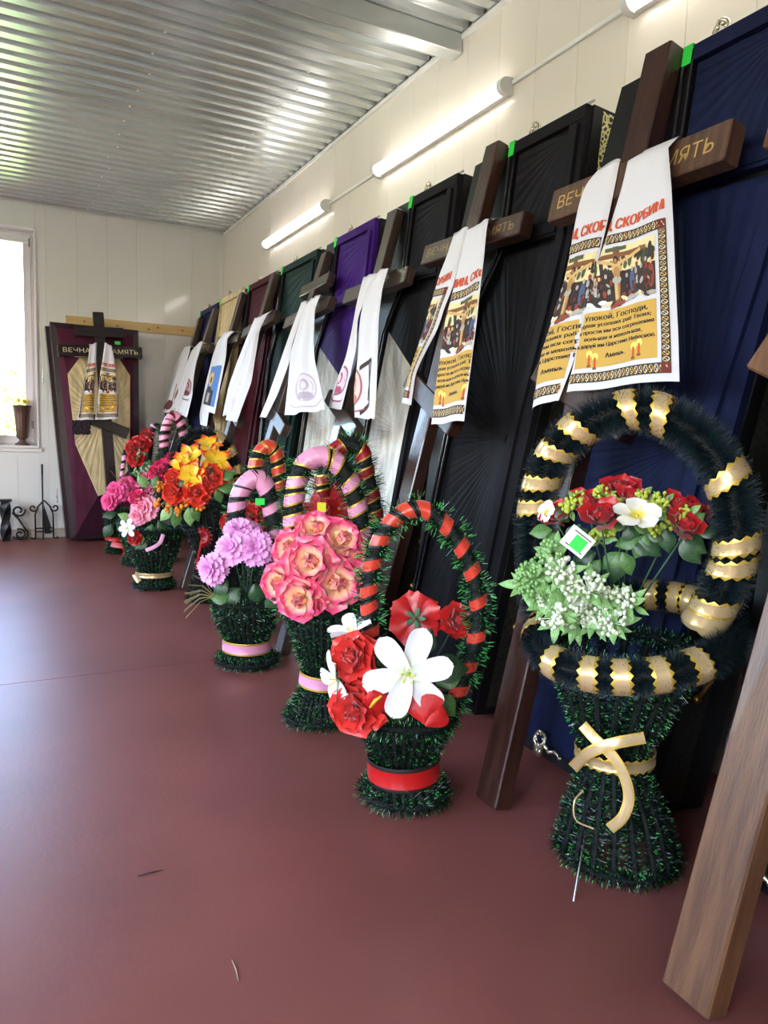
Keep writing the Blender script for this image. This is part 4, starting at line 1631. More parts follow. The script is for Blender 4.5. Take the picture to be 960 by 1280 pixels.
class Basket:
    """a tinsel flower basket: its pieces are laid out on the upright plane through its base that faces the room"""
    def __init__(s, base_px, label, z=0.0, group='tinsel flower baskets along the row', base_pt=None):
        s.c = Vector(base_pt) if base_pt else hit(base_px[0], base_px[1], 2, 0.0)
        s.n = Vector((CAM.x - s.c.x, CAM.y - s.c.y, 0)).normalized()      # towards the room
        s.r = Vector((-s.n.y, s.n.x, 0))
        if s.r.dot(RIGHT) < 0:
            s.r = -s.r
        s.t = tag(empty('flower_basket', loc=s.c), label, 'basket', group)
        s.ppm = F / (s.c - CAM).dot(FWD)
        s.rr = random.Random(int(s.c.x * 1000) + int(s.c.y * 77))
        s.inv = Matrix.Translation(-s.c)

    def P(s, x, y, d=0.0):
        return hit_plane(x, y, s.c + s.n * d, s.n) - s.c

    def body(s, rows, strands=18, tr=0.02, dens=1500, depth=0.9, mats=(0, 0, 0, 1, 1, 2), rim=True):
        """rows (py, x_left, x_right) from the foot upwards"""
        prof = []
        for y, a, c in rows:
            p = s.P((a + c) / 2, y)
            prof.append((p, (c - a) / 2 / s.ppm))
        prof[0] = (Vector((prof[0][0].x, prof[0][0].y, 0.022)), prof[0][1])
        s.prof = prof

        def ringpt(k, a):
            p, r = prof[k]
            return p + s.r * (r - tr * .6) * math.cos(a) + s.n * (r - tr * .6) * depth * math.sin(a)
        b, core = MB(), MB()
        for i in range(strands):
            a = 2 * math.pi * (i + 0.5) / strands
            pth = spline([ringpt(k, a) for k in range(len(prof))], 24)
            tinsel(b, pth, tr, dens, s.rr, mats)
            core.tube(pth, tr * 0.32, 5)
        for k in ([0, len(prof) - 1] if rim else [0]):
            pth = [ringpt(k, 2 * math.pi * j / 36) for j in range(36)]
            tinsel(b, pth, tr * 1.15, dens * 1.2, s.rr, mats, closed=True)
            core.tube(pth, tr * 0.35, 5, closed=True)
        o = b.build('tinsel_body', [M_tin_dark, M_tin_mid, M_tin_tip], s.t)
        o['kind'] = 'stuff'
        core.build('wire_frame', M_core, s.t)
        s.ringpt = ringpt

    def liner(s, k0=0, k1=None, m=None):
        prof = s.prof[k0:k1]
        b = MB()
        n = 20
        vs = []
        for p, r in prof:
            for j in range(n):
                a = 2 * math.pi * j / n
                vs.append(p + (s.r * math.cos(a) + s.n * 0.9 * math.sin(a)) * max(r - 0.022, 0.01))
        b.add(vs, [[i * n + j, i * n + (j + 1) % n, (i + 1) * n + (j + 1) % n, (i + 1) * n + j] for i in range(len(prof) - 1) for j in range(n)])
        b.add(vs[-n:], [list(range(n))])
        b.build('liner', m or M_core, s.t, True)

    def band(s, k, frac, w_px, m, edge=None, grow=0.012, scallop=0.0):
        """ribbon tied round the waist between profile rows k and k+1"""
        (p0, r0), (p1, r1) = s.prof[k], s.prof[k + 1]
        p, r = p0.lerp(p1, frac), r0 + (r1 - r0) * frac + grow
        me = ribbon_ring_mesh(m, w_px / s.ppm / r, edge, scallop, 56)
        Z = (p1 - p0).normalized()
        X = s.r - Z * s.r.dot(Z)
        X.normalize()
        R = (Matrix((X, Z.cross(X), Z)).transposed() * r).to_4x4()
        R.translation = p
        put('waist_ribbon', me, s.t, local=R)

    def hoop(s, pts, r_core, tin_r, dens, wraps=(), wrap_m=None, wrap_w=0.03, edge=None, scallop=0.0, d=0.0, fluff=False, closed=False, bow=0.0, name='handle', tilt=0.18, mats=(0, 0, 0, 1, 1, 2), width=0.0026, flat=None):
        """pts px; wraps = list of px positions of ribbon turns along the hoop"""
        n = len(pts)
        path = spline([s.P(p[0], p[1], (p[2] if len(p) > 2 else d) + bow * math.sin(math.pi * i / (n - 1))) for i, p in enumerate(pts)], 70, closed)
        return s.hoop_path(path, r_core, tin_r, dens, wraps, wrap_m, wrap_w, edge, scallop, fluff, closed, name, tilt, mats, width)

    def hoop_path(s, path, r_core, tin_r, dens, wraps=(), wrap_m=None, wrap_w=0.03, edge=None, scallop=0.0, fluff=False, closed=False, name='handle', tilt=0.18, mats=(0, 0, 0, 1, 1, 2), width=0.0026):
        # resample the path evenly
        pp = list(path) + ([path[0]] if closed else [])
        cum = [0.0]
        for a, c in zip(pp, pp[1:]):
            cum.append(cum[-1] + (c - a).length)
        T = cum[-1]

        def at(u):
            u = u % T if closed else max(0.0, min(T - 1e-6, u))
            k = 0
            while k < len(cum) - 2 and cum[k + 1] < u:
                k += 1
            return pp[k].lerp(pp[k + 1], (u - cum[k]) / max(cum[k + 1] - cum[k], 1e-9))

        def tan(u):
            return (at(u + 0.006) - at(u - 0.006)).normalized()
        core = MB()
        core.tube(path, r_core, 10, closed=closed)
        h = core.build(name, M_core, s.t, True)
        spans = []
        nsm = 160
        us = [T * k / nsm for k in range(nsm + 1)]
        pj = [project(at(u) + s.c) for u in us]
        for w in wraps:
            cand = range(nsm + 1)
            if len(w) > 3:
                cand = [k for k in cand if ((at(us[k]) - s.mid).dot(s.n) > 0) == (w[3] > 0)]
            i = min(cand, key=lambda k: (pj[k][0] - w[0]) ** 2 + (pj[k][1] - w[1]) ** 2)
            spans.append((us[i], w[2] if len(w) > 2 else 1.0))
        b = MB()
        n = 300
        for k in range(n):
            u = T * (k + .5) / n
            if any(abs(u - c) < wrap_w * 0.38 for c, _ in spans):
                continue
            tinsel(b, [at(T * k / n), at(T * (k + 1) / n)], tin_r, dens, s.rr, mats, width, False, 0.12 if fluff else 0.25)
        o = b.build('fluff' if fluff else 'tinsel', [M_fluff, M_fluff2, M_tin_tip] if fluff else [M_tin_dark, M_tin_mid, M_tin_tip], h)
        o['kind'] = 'stuff'
        q = r_core + (tin_r - r_core) * (0.8 if fluff else 0.2)
        for c, rad in spans:
            b = MB()
            na = 26
            rows = [(-0.5, 0.985), (-0.34, 1.012), (-0.33, 1.01), (0.0, 1.02), (0.33, 1.01), (0.34, 1.012), (0.5, 0.985)]
            for fq, fr_ in rows:
                for k in range(na):
                    a = 2 * math.pi * k / na
                    sc = scallop * (1 if k % 2 else -1) * (1 if fq > 0 else -1) if abs(fq) == 0.5 else 0
                    u = c + wrap_w * (fq + sc + tilt * math.sin(a))
                    t = tan(u)
                    ref = Vector((0, 0, 1)) if closed else s.n
                    e1 = ref - t * ref.dot(t)
                    e1.normalize()
                    e2 = t.cross(e1)
                    b.v.append(tuple(at(u) + (e1 * math.cos(a) + e2 * math.sin(a)) * q * rad * fr_))
            for i in range(len(rows) - 1):
                for k in range(na):
                    b.f.append([i * na + k, i * na + (k + 1) % na, (i + 1) * na + (k + 1) % na, (i + 1) * na + k])
                    b.m.append(1 if edge and i in (0, len(rows) - 2) else 0)
            b.build('ribbon_wrap', [wrap_m, edge] if edge else [wrap_m], h, True)
        return h

    def stem(s, a, c, r=0.003, m=None):
        b = MB()
        mid = (a + c) / 2 + s.n * 0.01
        b.tube([a, mid, c], r, 5)
        b.build('stem', m or M_stem, s.t, True)

    def face(s, right=0.0, up=0.3, out=1.0):
        return s.n * out + s.r * right + Vector((0, 0, up))


M_gold = mat('gold_satin', (216, 186, 136), 0.25, metal=0.45)
M_goldlace = mat('gold_lace', (222, 186, 84), 0.35, metal=0.6)
M_redrib = mat('red_ribbon', (206, 60, 40), 0.28, sheen=0.2)
M_redband = mat('red_band', (190, 26, 26), 0.3)
M_blackedge = mat('black_edge', (30, 24, 20), 0.5)
M_pinkrib = mat('pink_ribbon', (222, 150, 184), 0.3)
M_goldedge = mat('gold_edge', (206, 164, 70), 0.35, metal=0.5)
M_burg = mat('burgundy_ribbon', (150, 26, 36), 0.3)
M_wire = mat('steel_wire', (170, 168, 164), 0.35, metal=0.9)
M_yellow = mat('price_yellow', (240, 232, 40), 0.6)

# ---------------------------------------------------------------- gold-ribboned basket
B = Basket((768, 1073), 'tall basket with gold lace ribbon on a dark fluffy hoop and red rosebuds')
B.body([(1070, 692, 846), (1010, 708, 832), (945, 730, 806), (890, 708, 832), (810, 690, 872)], 18, 0.021, 2600, mats=(0, 0, 0, 0, 1, 2))
b = MB()
ctr = B.P(788, 790, 0.055)
rad = 0.205
rim = [ctr + B.r * rad * math.cos(a) + B.n * rad * 0.86 * math.sin(a) + Vector((0, 0, -0.05 * math.sin(a) + 0.03 * math.cos(a))) for a in [2 * math.pi * k / 72 for k in range(72)]]
B.mid = ctr
ring_wraps = [(855, 796, 1, 1), (816, 815, 1, 1), (776, 829, 1, 1), (740, 831, 1, 1), (700, 824, 1, 1), (678, 790, 1, 1), (673, 772, 1, -1), (815, 728, 1, -1), (850, 735, 1, -1), (868, 748, 1, -1)]
B.hoop_path(rim, 0.016, 0.043, 15000, ring_wraps, M_gold, 0.034, M_goldlace, 0.10, True, True, 'rim_garland', 0.12, (0, 0, 0, 1), 0.0016)
hp = [(676, 770, -0.03), (672, 700, -0.05), (670, 640, -0.05), (690, 575, -0.03), (735, 530, 0.0), (800, 512, 0.02), (865, 540, 0.05), (905, 590, 0.08), (921, 645, 0.09), (918, 700, 0.09), (898, 748, 0.08), (876, 785, 0.07)]
hw = [(728, 535), (700, 564), (680, 601), (672, 630), (792, 516), (829, 516), (908, 600, 1.04), (921, 679), (915, 706), (893, 757), (885, 768), (877, 780)]
B.hoop(hp, 0.018, 0.054, 17000, hw, M_gold, 0.036, M_goldlace, 0.10, fluff=True, mats=(0, 0, 0, 1), width=0.0016, tilt=0.4)
# ribbon tied at the waist with a curling tail
B.band(2, 0.1, 16, M_gold, M_goldlace, 0.014, 0.1)


def ribbon_strip(bk, pts, w, m, name='ribbon_tail', parent=None, edge=None):
    """flat ribbon along px points (x, y, depth)"""
    path = spline([bk.P(*p) for p in pts], 40)
    b = MB()
    vs = []
    for i, p in enumerate(path):
        t = (path[min(i + 1, len(path) - 1)] - path[max(i - 1, 0)]).normalized()
        sd = t.cross(bk.n + Vector((0, 0, .25))).normalized() * w / 2
        vs += [p - sd, p - sd * .72 + bk.n * .0008, p + sd * .72 + bk.n * .0008, p + sd]
    k = len(path)
    for i in range(k - 1):
        for j in range(3):
            b.f.append([4 * i + j, 4 * i + j + 1, 4 * i + j + 5, 4 * i + j + 4])
            b.m.append(1 if edge and j != 1 else 0)
    b.v = [tuple(v) for v in vs]
    return b.build(name, [m, edge] if edge else [m], parent or bk.t, True)


ribbon_strip(B, [(728, 906, .09), (745, 925, .115), (768, 948, .12), (782, 975, .125), (786, 1000, .13), (778, 1022, .135), (762, 1036, .13)], 0.024, M_gold, edge=M_goldlace)
ribbon_strip(B, [(716, 960, .08), (735, 942, .115), (765, 930, .12), (806, 922, .10)], 0.026, M_gold, edge=M_goldlace)
ribbon_strip(B, [(729, 988, .10), (718, 1002, .12), (720, 1025, .125), (742, 1036, .12)], 0.004, M_gold)
b = MB()
a = hit(717, 1127, 2, 0.0) - B.c
b.tube([a, B.P(726, 1075, 0.1), B.P(738, 1000, 0.05)], 0.0028, 6)
b.build('wire_leg', M_wire, B.t, True)
for (x, y, r, d, up, ri) in ((699, 647, 15, .05, .7, -.5), (737, 633, 17, .06, .8, -.2), (753, 650, 18, .10, .6, -.1), (776, 617, 18, .0, 1.0, 0), (789, 627, 14, .06, .8, .1),
                             (844, 638, 15, .05, .7, .4), (867, 641, 13, .0, .7, .6), (854, 660, 16, .08, .5, .4)):
    p = B.P(x, y, d)
    rose(B.t, p, B.face(ri, up + .3), r / B.ppm * 1.5, 'deepred', bud=True, name='rosebud')
    B.stem(p - Vector((0, 0, .02)), B.P(774 + (x - 774) * 0.1, 775, 0.02), 0.0022)
blossom(B.t, B.P(796, 645, .14), B.face(.1, 1.5), 26 / B.ppm)
blossom(B.t, B.P(684, 640, .06), B.face(-.9, .5), 14 / B.ppm)
for (x, y, dx, dy, L, m) in ((800, 672, -1, -.3, 30, M_leaf), (800, 672, .9, -.6, 32, M_leafd), (820, 690, -.7, .3, 30, M_leafd), (775, 690, -.9, -.9, 30, M_leaf), (778, 690, .5, -1, 30, M_leaf),
                             (772, 695, -.1, -1, 34, M_leafd), (745, 690, -1, -.4, 32, M_leafd), (700, 668, -.9, -.5, 28, M_leaf), (835, 672, -.8, .2, 26, M_leafd), (850, 668, 1, -.5, 36, M_leafd),
                             (850, 672, .8, -.8, 38, M_leafd), (815, 640, -.1, .9, 22, M_leafd), (760, 660, .8, .5, 26, M_leaf), (725, 655, -.5, -.8, 30, M_leafd), (870, 665, .9, .2, 24, M_leafd), (735, 662, -.7, -.2, 28, M_leafd), (712, 652, -.6, .6, 26, M_leafd), (785, 655, .3, -.9, 30, M_leafd), (765, 640, -.4, .7, 24, M_leafd), (690, 662, -1, -.1, 28, M_leaf), (832, 660, .2, -.9, 30, M_leafd), (808, 668, -.4, -.9, 32, M_leaf), (750, 700, -.6, -.8, 26, M_leaf), (860, 655, .7, .7, 22, M_leaf)):
    leaf(B.t, B.P(x, y, .07), B.r * dx + Vector((0, 0, dy)) + B.n * .25, B.n + Vector((0, 0, .5)), L / B.ppm, m)


def sprig(bk, x, y, d, R, mb, ml, n_bud=16, n_leaf=7, lw=0.13, name='filler_sprig', bud=0.09, seed=0):
    """tight cluster of little buds with leaves under it"""
    rr = random.Random(seed + int(x * 7 + y))
    c = bk.P(x, y, d)
    axis = (bk.n * rr.uniform(.4, 1) + bk.r * rr.uniform(-.7, .7) + Vector((0, 0, rr.uniform(.1, .8)))).normalized()
    e1 = axis.orthogonal().normalized()
    e2 = axis.cross(e1)
    b = MB()
    b.tube([c - axis * R, c], R * .05, 4)
    for k in range(n_bud):
        a, q = rr.random() * 6.28, math.sqrt(rr.random()) * .55
        p = c + (e1 * math.cos(a) + e2 * math.sin(a)) * R * q + axis * R * (0.3 - .5 * q * q + rr.uniform(-.05, .1))
        b.ball(p, R * bud * rr.uniform(.8, 1.3), n=4)
        b.tube([c - axis * R * .3, p], R * .02, 3)
    o = b.build(name, mb, bk.t, True)
    for k in range(n_leaf):
        a = 6.28 * k / max(n_leaf, 1) + rr.uniform(-.3, .3)
        dr = (e1 * math.cos(a) + e2 * math.sin(a)) * rr.uniform(.5, 1) + axis * rr.uniform(.05, .8)
        leaf(o, c - axis * R * rr.uniform(.1, .6), dr, axis + bk.n, R * rr.uniform(.75, 1.15), ml, lw)
    return o


M_budw = mat('bud_white', (226, 232, 206), 0.6)
M_budy = mat('bud_yellow_green', (176, 190, 70), 0.6)
M_budo = mat('bud_orange', (228, 132, 28), 0.5)
for i, (x, y) in enumerate(((687, 693), (664, 716), (701, 714), (687, 750), (719, 753), (737, 734), (755, 752), (781, 753), (764, 778), (723, 774), (672, 736), (706, 735), (742, 770), (655, 728), (694, 770))):
    sprig(B, x, y, .11 + .02 * (i % 3), 30 / B.ppm, M_budw if i not in (0, 1, 10, 13) else M_leafp, M_leafp, 34, 11, 0.16, seed=i, bud=.075)
for i, (x, y) in enumerate(((710, 633), (753, 617), (766, 629), (758, 665), (804, 622), (827, 626), (813, 663), (838, 652), (856, 642), (745, 672), (722, 625), (820, 640))):
    sprig(B, x, y, .07, 18 / B.ppm, M_budy, M_leafp, 22, 4, 0.22, seed=40 + i, bud=.13)
# hanging price card
cc = B.P(722, 677, .16)
ax_, az_ = (B.r * 0.82 + Vector((0, 0, -.57))).normalized(), (B.r * .57 + Vector((0, 0, .82))).normalized()


def card(bk, c, ux, uz, w, h, m, name, y=0.0, parent=None):
    n = ux.cross(uz)
    if n.dot(bk.n) < 0:
        n = -n
    c = c + n * y
    b = MB()
    q = [c - ux * w / 2 - uz * h / 2, c + ux * w / 2 - uz * h / 2, c + ux * w / 2 + uz * h / 2, c - ux * w / 2 + uz * h / 2]
    b.add([p - n * .0006 for p in q] + [p + n * .0006 for p in q], [[0, 3, 2, 1], [4, 5, 6, 7], [0, 1, 5, 4], [1, 2, 6, 5], [2, 3, 7, 6], [3, 0, 4, 7]])
    return b.build(name, m, parent or bk.t)


pc = card(B, cc, ax_, az_, 30 / B.ppm, 26 / B.ppm, M_sticker_w, 'price_card')
card(B, cc + ax_ * .004 - az_ * .003, ax_, az_, 15 / B.ppm, 16 / B.ppm, M_green, 'green_label', .0016, pc)
for k in (-1, 1):
    card(B, cc + az_ * .017 * k + ax_ * .002, ax_, az_, 22 / B.ppm, 1.2 / B.ppm, M_blackedge, 'print_line', .0013, pc)

# ---------------------------------------------------------------- red-ribboned basket
B = Basket((505, 997), 'low basket with red ribbon hoop, white lilies and red satin roses')
B.body([(1000, 447, 563), (975, 456, 554), (950, 468, 541), (915, 452, 560), (893, 444, 572)], 26, 0.025, 2300, mats=(0, 0, 0, 1, 1, 2))
B.liner()
B.band(1, 0.75, 30, M_redband, M_blackedge, 0.012)
path = [(455, 880), (463, 800), (461, 745), (466, 703), (477, 672), (491, 651), (511, 638), (533, 638), (557, 656), (577, 683), (591, 716), (598, 752), (596, 795), (584, 835), (570, 872), (556, 895)]
B.hoop(path, 0.019, 0.044, 6500, [(491, 651), (511, 638), (533, 638), (558, 656), (577, 682), (590, 715), (598, 752), (595, 795), (585, 830), (574, 862), (476, 675), (467, 705), (462, 738), (462, 758), (466, 790)],
       M_redrib, 0.042, M_blackedge, mats=(0, 0, 1, 1, 2, 2), tilt=0.25)
for (x, y, r, d, ri, up, bk) in ((442, 820, 27, .10, -.5, .3, False), (446, 886, 30, .14, -.35, .0, False), (519, 773, 30, -.03, .0, -.3, True), (571, 775, 20, -.02, .4, .3, False)):
    p = B.P(x, y, d)
    nrm = B.face(ri, up)
    if bk:
        nrm = (B.c + p - CAM).normalized()
        rose(B.t, p, nrm, r / B.ppm, 'red', back=True)
    else:
        rose(B.t, p, nrm, r / B.ppm, 'satinred' if r > 21 else 'red')
    B.stem(p, B.P(505, 895, 0), 0.0025)
for (x, y, dx, dy, L) in ((464, 898, .25, -.7, 36), (530, 905, -.1, .9, 44), (532, 908, .5, .5, 30)):
    m = mat('satin_red', (206, 34, 32), 0.28, var=(9, (176, 22, 24)), bump=(40, .2))
    leaf(B.t, B.P(x, y - (34 if dy < 0 else 0), .19), B.r * dx + Vector((0, 0, dy)), B.n, L / B.ppm, m, 0.55, 'spathe', 'round')
bsp = MB()
bsp.tube([B.P(463, 884, .205), B.P(469, 876, .215), B.P(477, 870, .215)], [0.004, 0.005, 0.003], 6)
bsp.build('spadix', mat('spadix_yellow', (232, 176, 50), .5), B.t, True)
leaf(B.t, B.P(455, 815, .09), B.r * 1 + Vector((0, 0, .3)), B.n, 36 / B.ppm, mat('satin_red', (0, 0, 0)), 0.2, 'spathe')
lily(B.t, B.P(510, 842, .17), B.face(0, .12), 52 / B.ppm, 'white', 76, 0.25)
lily(B.t, B.P(424, 850, .10), B.face(-1.0, -.1, .5), 36 / B.ppm, 'white', 62, 1.0)
lily(B.t, B.P(442, 795, .04), B.face(-.4, 1.2, .3), 34 / B.ppm, 'white', 50, 0.6)
for (x, y, dx, dy, L, m) in ((535, 835, 1, .1, 50, M_leafd), (470, 845, -.9, -.5, 40, M_leafd), (500, 870, -.1, -1, 38, M_leaf), (548, 868, .7, -.8, 36, M_leaf), (480, 830, -.9, .5, 34, M_leafd),
                             (525, 820, .3, .9, 36, M_leafd), (480, 880, -.7, .4, 36, M_leaf), (545, 855, .9, .5, 34, M_leaf)):
    leaf(B.t, B.P(x, y, .08), B.r * dx + Vector((0, 0, dy)) + B.n * .15, B.n + Vector((0, 0, .5)), L / B.ppm, m, .36)

# ---------------------------------------------------------------- pink-and-cream rose basket
B = Basket((398, 902), 'basket full of pink and cream roses with pink ribbon hoop')
B.body([(904, 353, 441), (875, 366, 430), (845, 380, 424), (800, 366, 446), (758, 354, 462)], 28, 0.026, 2000)
B.liner(2)
B.band(1, 0.9, 17, M_pinkrib, M_goldedge, 0.012)
path = [(362, 770), (366, 700), (367, 645), (370, 610), (380, 582), (402, 570), (424, 582), (440, 608), (448, 640), (452, 672), (450, 705), (445, 750)]
B.hoop(path, 0.029, 0.058, 5500, [(368, 648), (369, 624), (373, 602), (385, 578), (394, 572), (404, 571), (420, 580), (437, 606), (447, 636), (452, 668), (450, 698)], M_pinkrib, 0.042, M_goldedge, tilt=0.28)
for (x, y, r, d, ri, up) in ((395, 664, 24, .05, .0, .9), (366, 687, 25, .06, -.5, .5), (424, 678, 28, .07, .3, .7), (388, 703, 29, .13, -.1, .3), (352, 728, 24, .08, -.6, .1), (419, 727, 31, .13, .2, .1), (376, 746, 27, .14, -.2, -.1), (440, 700, 20, .08, .6, .4)):
    p = B.P(x, y, d)
    rose(B.t, p, B.face(ri, up), r / B.ppm, 'pinkcream')
    B.stem(p - B.n * .02, B.P(405, 790, 0), 0.0025)
for (x, y, dx, dy) in ((400, 750, .2, -1), (432, 752, .7, -.9), (350, 745, -.8, -.7), (440, 720, .9, -.2)):
    leaf(B.t, B.P(x, y, .09), B.r * dx + Vector((0, 0, dy)), B.n, 26 / B.ppm, M_leafd)

# dark basket with burgundy hoop half hidden behind it
B = Basket(None, 'dark basket with burgundy ribbon hoop and red poinsettias behind the pink-and-cream roses', base_pt=(1.17, 2.60, 0))
B.body([(872, 402, 448), (820, 408, 442), (780, 398, 452), (740, 392, 458)], 14, 0.02, 1400)
path = [(400, 720), (402, 650), (404, 600), (415, 568), (436, 556), (453, 566), (459, 595), (466, 625), (470, 655), (472, 690), (466, 730)]
B.hoop(path, 0.028, 0.055, 5000, [(402, 600), (404, 618), (425, 559), (453, 568), (458, 592), (465, 620), (469, 645), (472, 672)], M_burg, 0.042, M_goldedge, tilt=0.25)
poinsettia(B.t, B.P(396, 640, .06), B.face(-.3, .3), 26 / B.ppm)
poinsettia(B.t, B.P(424, 636, .06), B.face(.2, .3), 30 / B.ppm)
poinsettia(B.t, B.P(428, 618, .0), B.face(.2, .9), 22 / B.ppm)
card(B, B.P(402, 634, .12), B.r, Vector((0, 0, 1)), 10 / B.ppm, 11 / B.ppm, M_yellow, 'price_tag')

# ---------------------------------------------------------------- lilac basket
B = Basket((309, 830), 'basket with fluffy lilac flowers and broad pink ribbon hoop')
B.body([(832, 268, 350), (818, 276, 340), (803, 283, 334), (775, 270, 343), (752, 265, 346)], 28, 0.028, 1900)
B.liner()
B.band(1, 0.9, 15, M_pinkrib, M_goldedge, 0.012)
path = [(290, 745), (292, 690), (295, 650), (298, 624), (307, 606), (321, 597), (333, 610), (339, 633), (343, 665), (344, 700), (342, 745)]
B.hoop(path, 0.034, 0.056, 5000, [(294, 655), (297, 632), (302, 614), (309, 604), (317, 599), (325, 601), (333, 609), (340, 634), (343, 666), (344, 694)], M_pinkrib, 0.055, M_blackedge, tilt=0.25)
card(B, B.P(325, 627, .06), B.r, Vector((0, 0, 1)), 11 / B.ppm, 8 / B.ppm, M_green, 'price_tag')
for (x, y, r, d, ri, up) in ((264, 712, 21, .12, -.7, .0), (299, 662, 19, .08, -.1, .8), (290, 684, 22, .12, -.4, .4), (320, 684, 24, .13, .1, .4), (312, 664, 18, .05, .2, .9)):
    p = B.P(x, y, d)
    peony(B.t, p, B.face(ri, up), r / B.ppm, 'lilac')
    B.stem(p - B.n * .02, B.P(308, 760, .02), 0.003, M_stem)
for (x, y, dx, dy, L, m) in ((285, 725, -.9, -.8, 26, M_leafd), (300, 735, -.6, -.5, 30, M_leafd), (318, 730, .3, -1, 28, M_leafd), (330, 725, .8, -.5, 26, M_leafd), (290, 745, -1, .1, 28, M_leaf), (305, 755, -.3, -.9, 24, M_leafp), (296, 750, -.9, -.6, 24, M_leaf)):
    leaf(B.t, B.P(x, y, .08), B.r * dx + Vector((0, 0, dy)) + B.n * .2, B.n + Vector((0, 0, .6)), L / B.ppm, m, .38)
for k in range(12):
    a = 2.2 + 0.11 * k
    bl = MB()
    p0 = B.P(268, 745, .08)
    e = B.P(268 + 38 * math.cos(a + .6), 745 + 34 * math.sin(a) - 8 * (k % 3), .12)
    bl.tube([p0, (p0 + e) / 2 + Vector((0, 0, .02)), e], 0.0014, 4)
    bl.build('grass_blade', mat('dry_grass', (150, 140, 84), .6), B.t)

B = Basket(None, 'dark basket with red ribbon hoop and red flowers behind the lilac basket', base_pt=(1.08, 3.44, 0))
B.body([(782, 300, 345), (745, 306, 342), (715, 300, 346), (690, 296, 352)], 14, 0.02, 1400)
path = [(312, 690), (314, 630), (318, 588), (325, 566), (337, 558), (346, 570), (349, 595), (352, 625), (354, 660), (352, 690)]
B.hoop(path, 0.03, 0.056, 5000, [(321, 578), (329, 562), (338, 558), (346, 571), (349, 588), (350, 606), (353, 640)], M_redrib, 0.045, M_goldedge, tilt=0.25)
for (x, y, r, d, ri, up) in ((314, 648, 17, .07, -.2, .4), (286, 652, 11, .05, -.6, .3), (303, 640, 14, .04, -.3, .7), (355, 648, 14, .06, .5, .3), (330, 652, 14, .08, .1, .4), (306, 665, 12, .1, -.3, .1)):
    rose(B.t, B.P(x, y, d), B.face(ri, up), r / B.ppm, 'red')

# ---------------------------------------------------------------- orange lily basket
B = Basket((251, 752), 'tall dark basket with orange and yellow lilies, black fluffy hoop and red bow')
B.body([(752, 232, 270), (725, 240, 270), (695, 244, 280), (655, 228, 290), (630, 216, 292)], 22, 0.022, 1500, mats=(0, 0, 0, 0, 1, 1))
B.liner(1, None, M_core)
path = [(215, 620), (222, 575), (240, 548), (266, 546), (284, 562), (292, 585), (292, 610), (286, 640)]
B.hoop(path, 0.018, 0.055, 9000, [(273, 551), (285, 568), (291, 588), (292, 602)], M_gold, 0.05, M_goldlace, 0.08, fluff=True, d=-.04, mats=(0, 0, 0, 1), width=0.0022)
for (x, y, r, d, ri, up, sp) in ((238, 572, 20, .10, -.3, .8, .2), (268, 577, 22, .10, .3, .5, .5), (260, 558, 18, .05, .1, 1.2, .9), (240, 595, 21, .15, -.1, .4, 1.3), (228, 580, 17, .10, -.6, .5, .1)):
    lily(B.t, B.P(x, y, d), B.face(ri, up), r / B.ppm, 'orange', 58, sp)
for (x, y, r, d, ri, up) in ((265, 597, 17, .14, .3, .3), (218, 615, 14, .14, -.4, .2), (246, 616, 15, .17, .0, .1), (219, 597, 12, .12, -.4, .5), (256, 606, 11, .16, .2, .1)):
    rose(B.t, B.P(x, y, d), B.face(ri, up), r / B.ppm, 'redorange')
for i, (x, y) in enumerate(((212, 636), (250, 634), (199, 629), (258, 618), (232, 632), (222, 640), (198, 608))):
    sprig(B, x, y, .16, 10 / B.ppm, M_budo, M_leaf, 12, 2, .25, seed=70 + i, bud=.2)
for (x, y, dx, dy, L, m) in ((272, 610, .9, .1, 24, M_leaf), (270, 612, .4, -.9, 18, M_leaf), (276, 600, .8, .6, 20, M_leaf), (222, 636, -.2, -1, 24, M_leaf), (236, 634, .1, -1, 24, M_leafp), (240, 634, .5, -.9, 20, M_leaf),
                             (215, 634, -.7, -.7, 22, M_leafp), (262, 582, .1, -.9, 16, M_leafd), (247, 604, -.3, -.8, 12, M_leafd), (232, 600, -.6, -.5, 14, M_leafd)):
    leaf(B.t, B.P(x, y, .17), B.r * dx + Vector((0, 0, dy)) + B.n * .15, B.n + Vector((0, 0, .5)), L / B.ppm, m, .3)
for k in range(9):
    a = -1.9 + k * 0.42
    ribbon_strip(B, [(253, 672, .16), (253 + 7 * math.cos(a), 672 + 7 * math.sin(a), .18), (253 + 13 * math.cos(a), 672 + 13 * math.sin(a), .165)], 0.014, M_burg, 'bow_loop')
ribbon_strip(B, [(253, 672, .16), (249, 690, .15), (245, 712, .12)], 0.012, M_redband)

# ---------------------------------------------------------------- far baskets
B = Basket((193, 735), 'basket with gold waist ribbon, pink-striped hoop and ruffled pink flowers')
B.body([(737, 167, 220), (722, 172, 214), (712, 174, 212), (690, 164, 222), (662, 158, 228)], 24, 0.03, 1600, mats=(0, 0, 0, 1, 1, 2))
B.liner()
B.band(1, 0.6, 6, M_gold, None, 0.014)
path = [(200, 650), (203, 600), (205, 562), (206, 541), (212, 524), (220, 520), (226, 529), (230, 546), (232, 570), (230, 600)]
B.hoop(path, 0.024, 0.05, 4000, [(205, 556), (206, 546), (207, 536), (210, 528), (214, 522), (221, 521), (226, 529), (229, 542), (231, 556)], M_pinkrib, 0.035, M_burg, tilt=0.25)
peony(B.t, B.P(180, 634, .14), B.face(-.4, .2), 18 / B.ppm, 'ruffle')
peony(B.t, B.P(172, 645, .15), B.face(-.5, .0), 13 / B.ppm, 'ruffle')
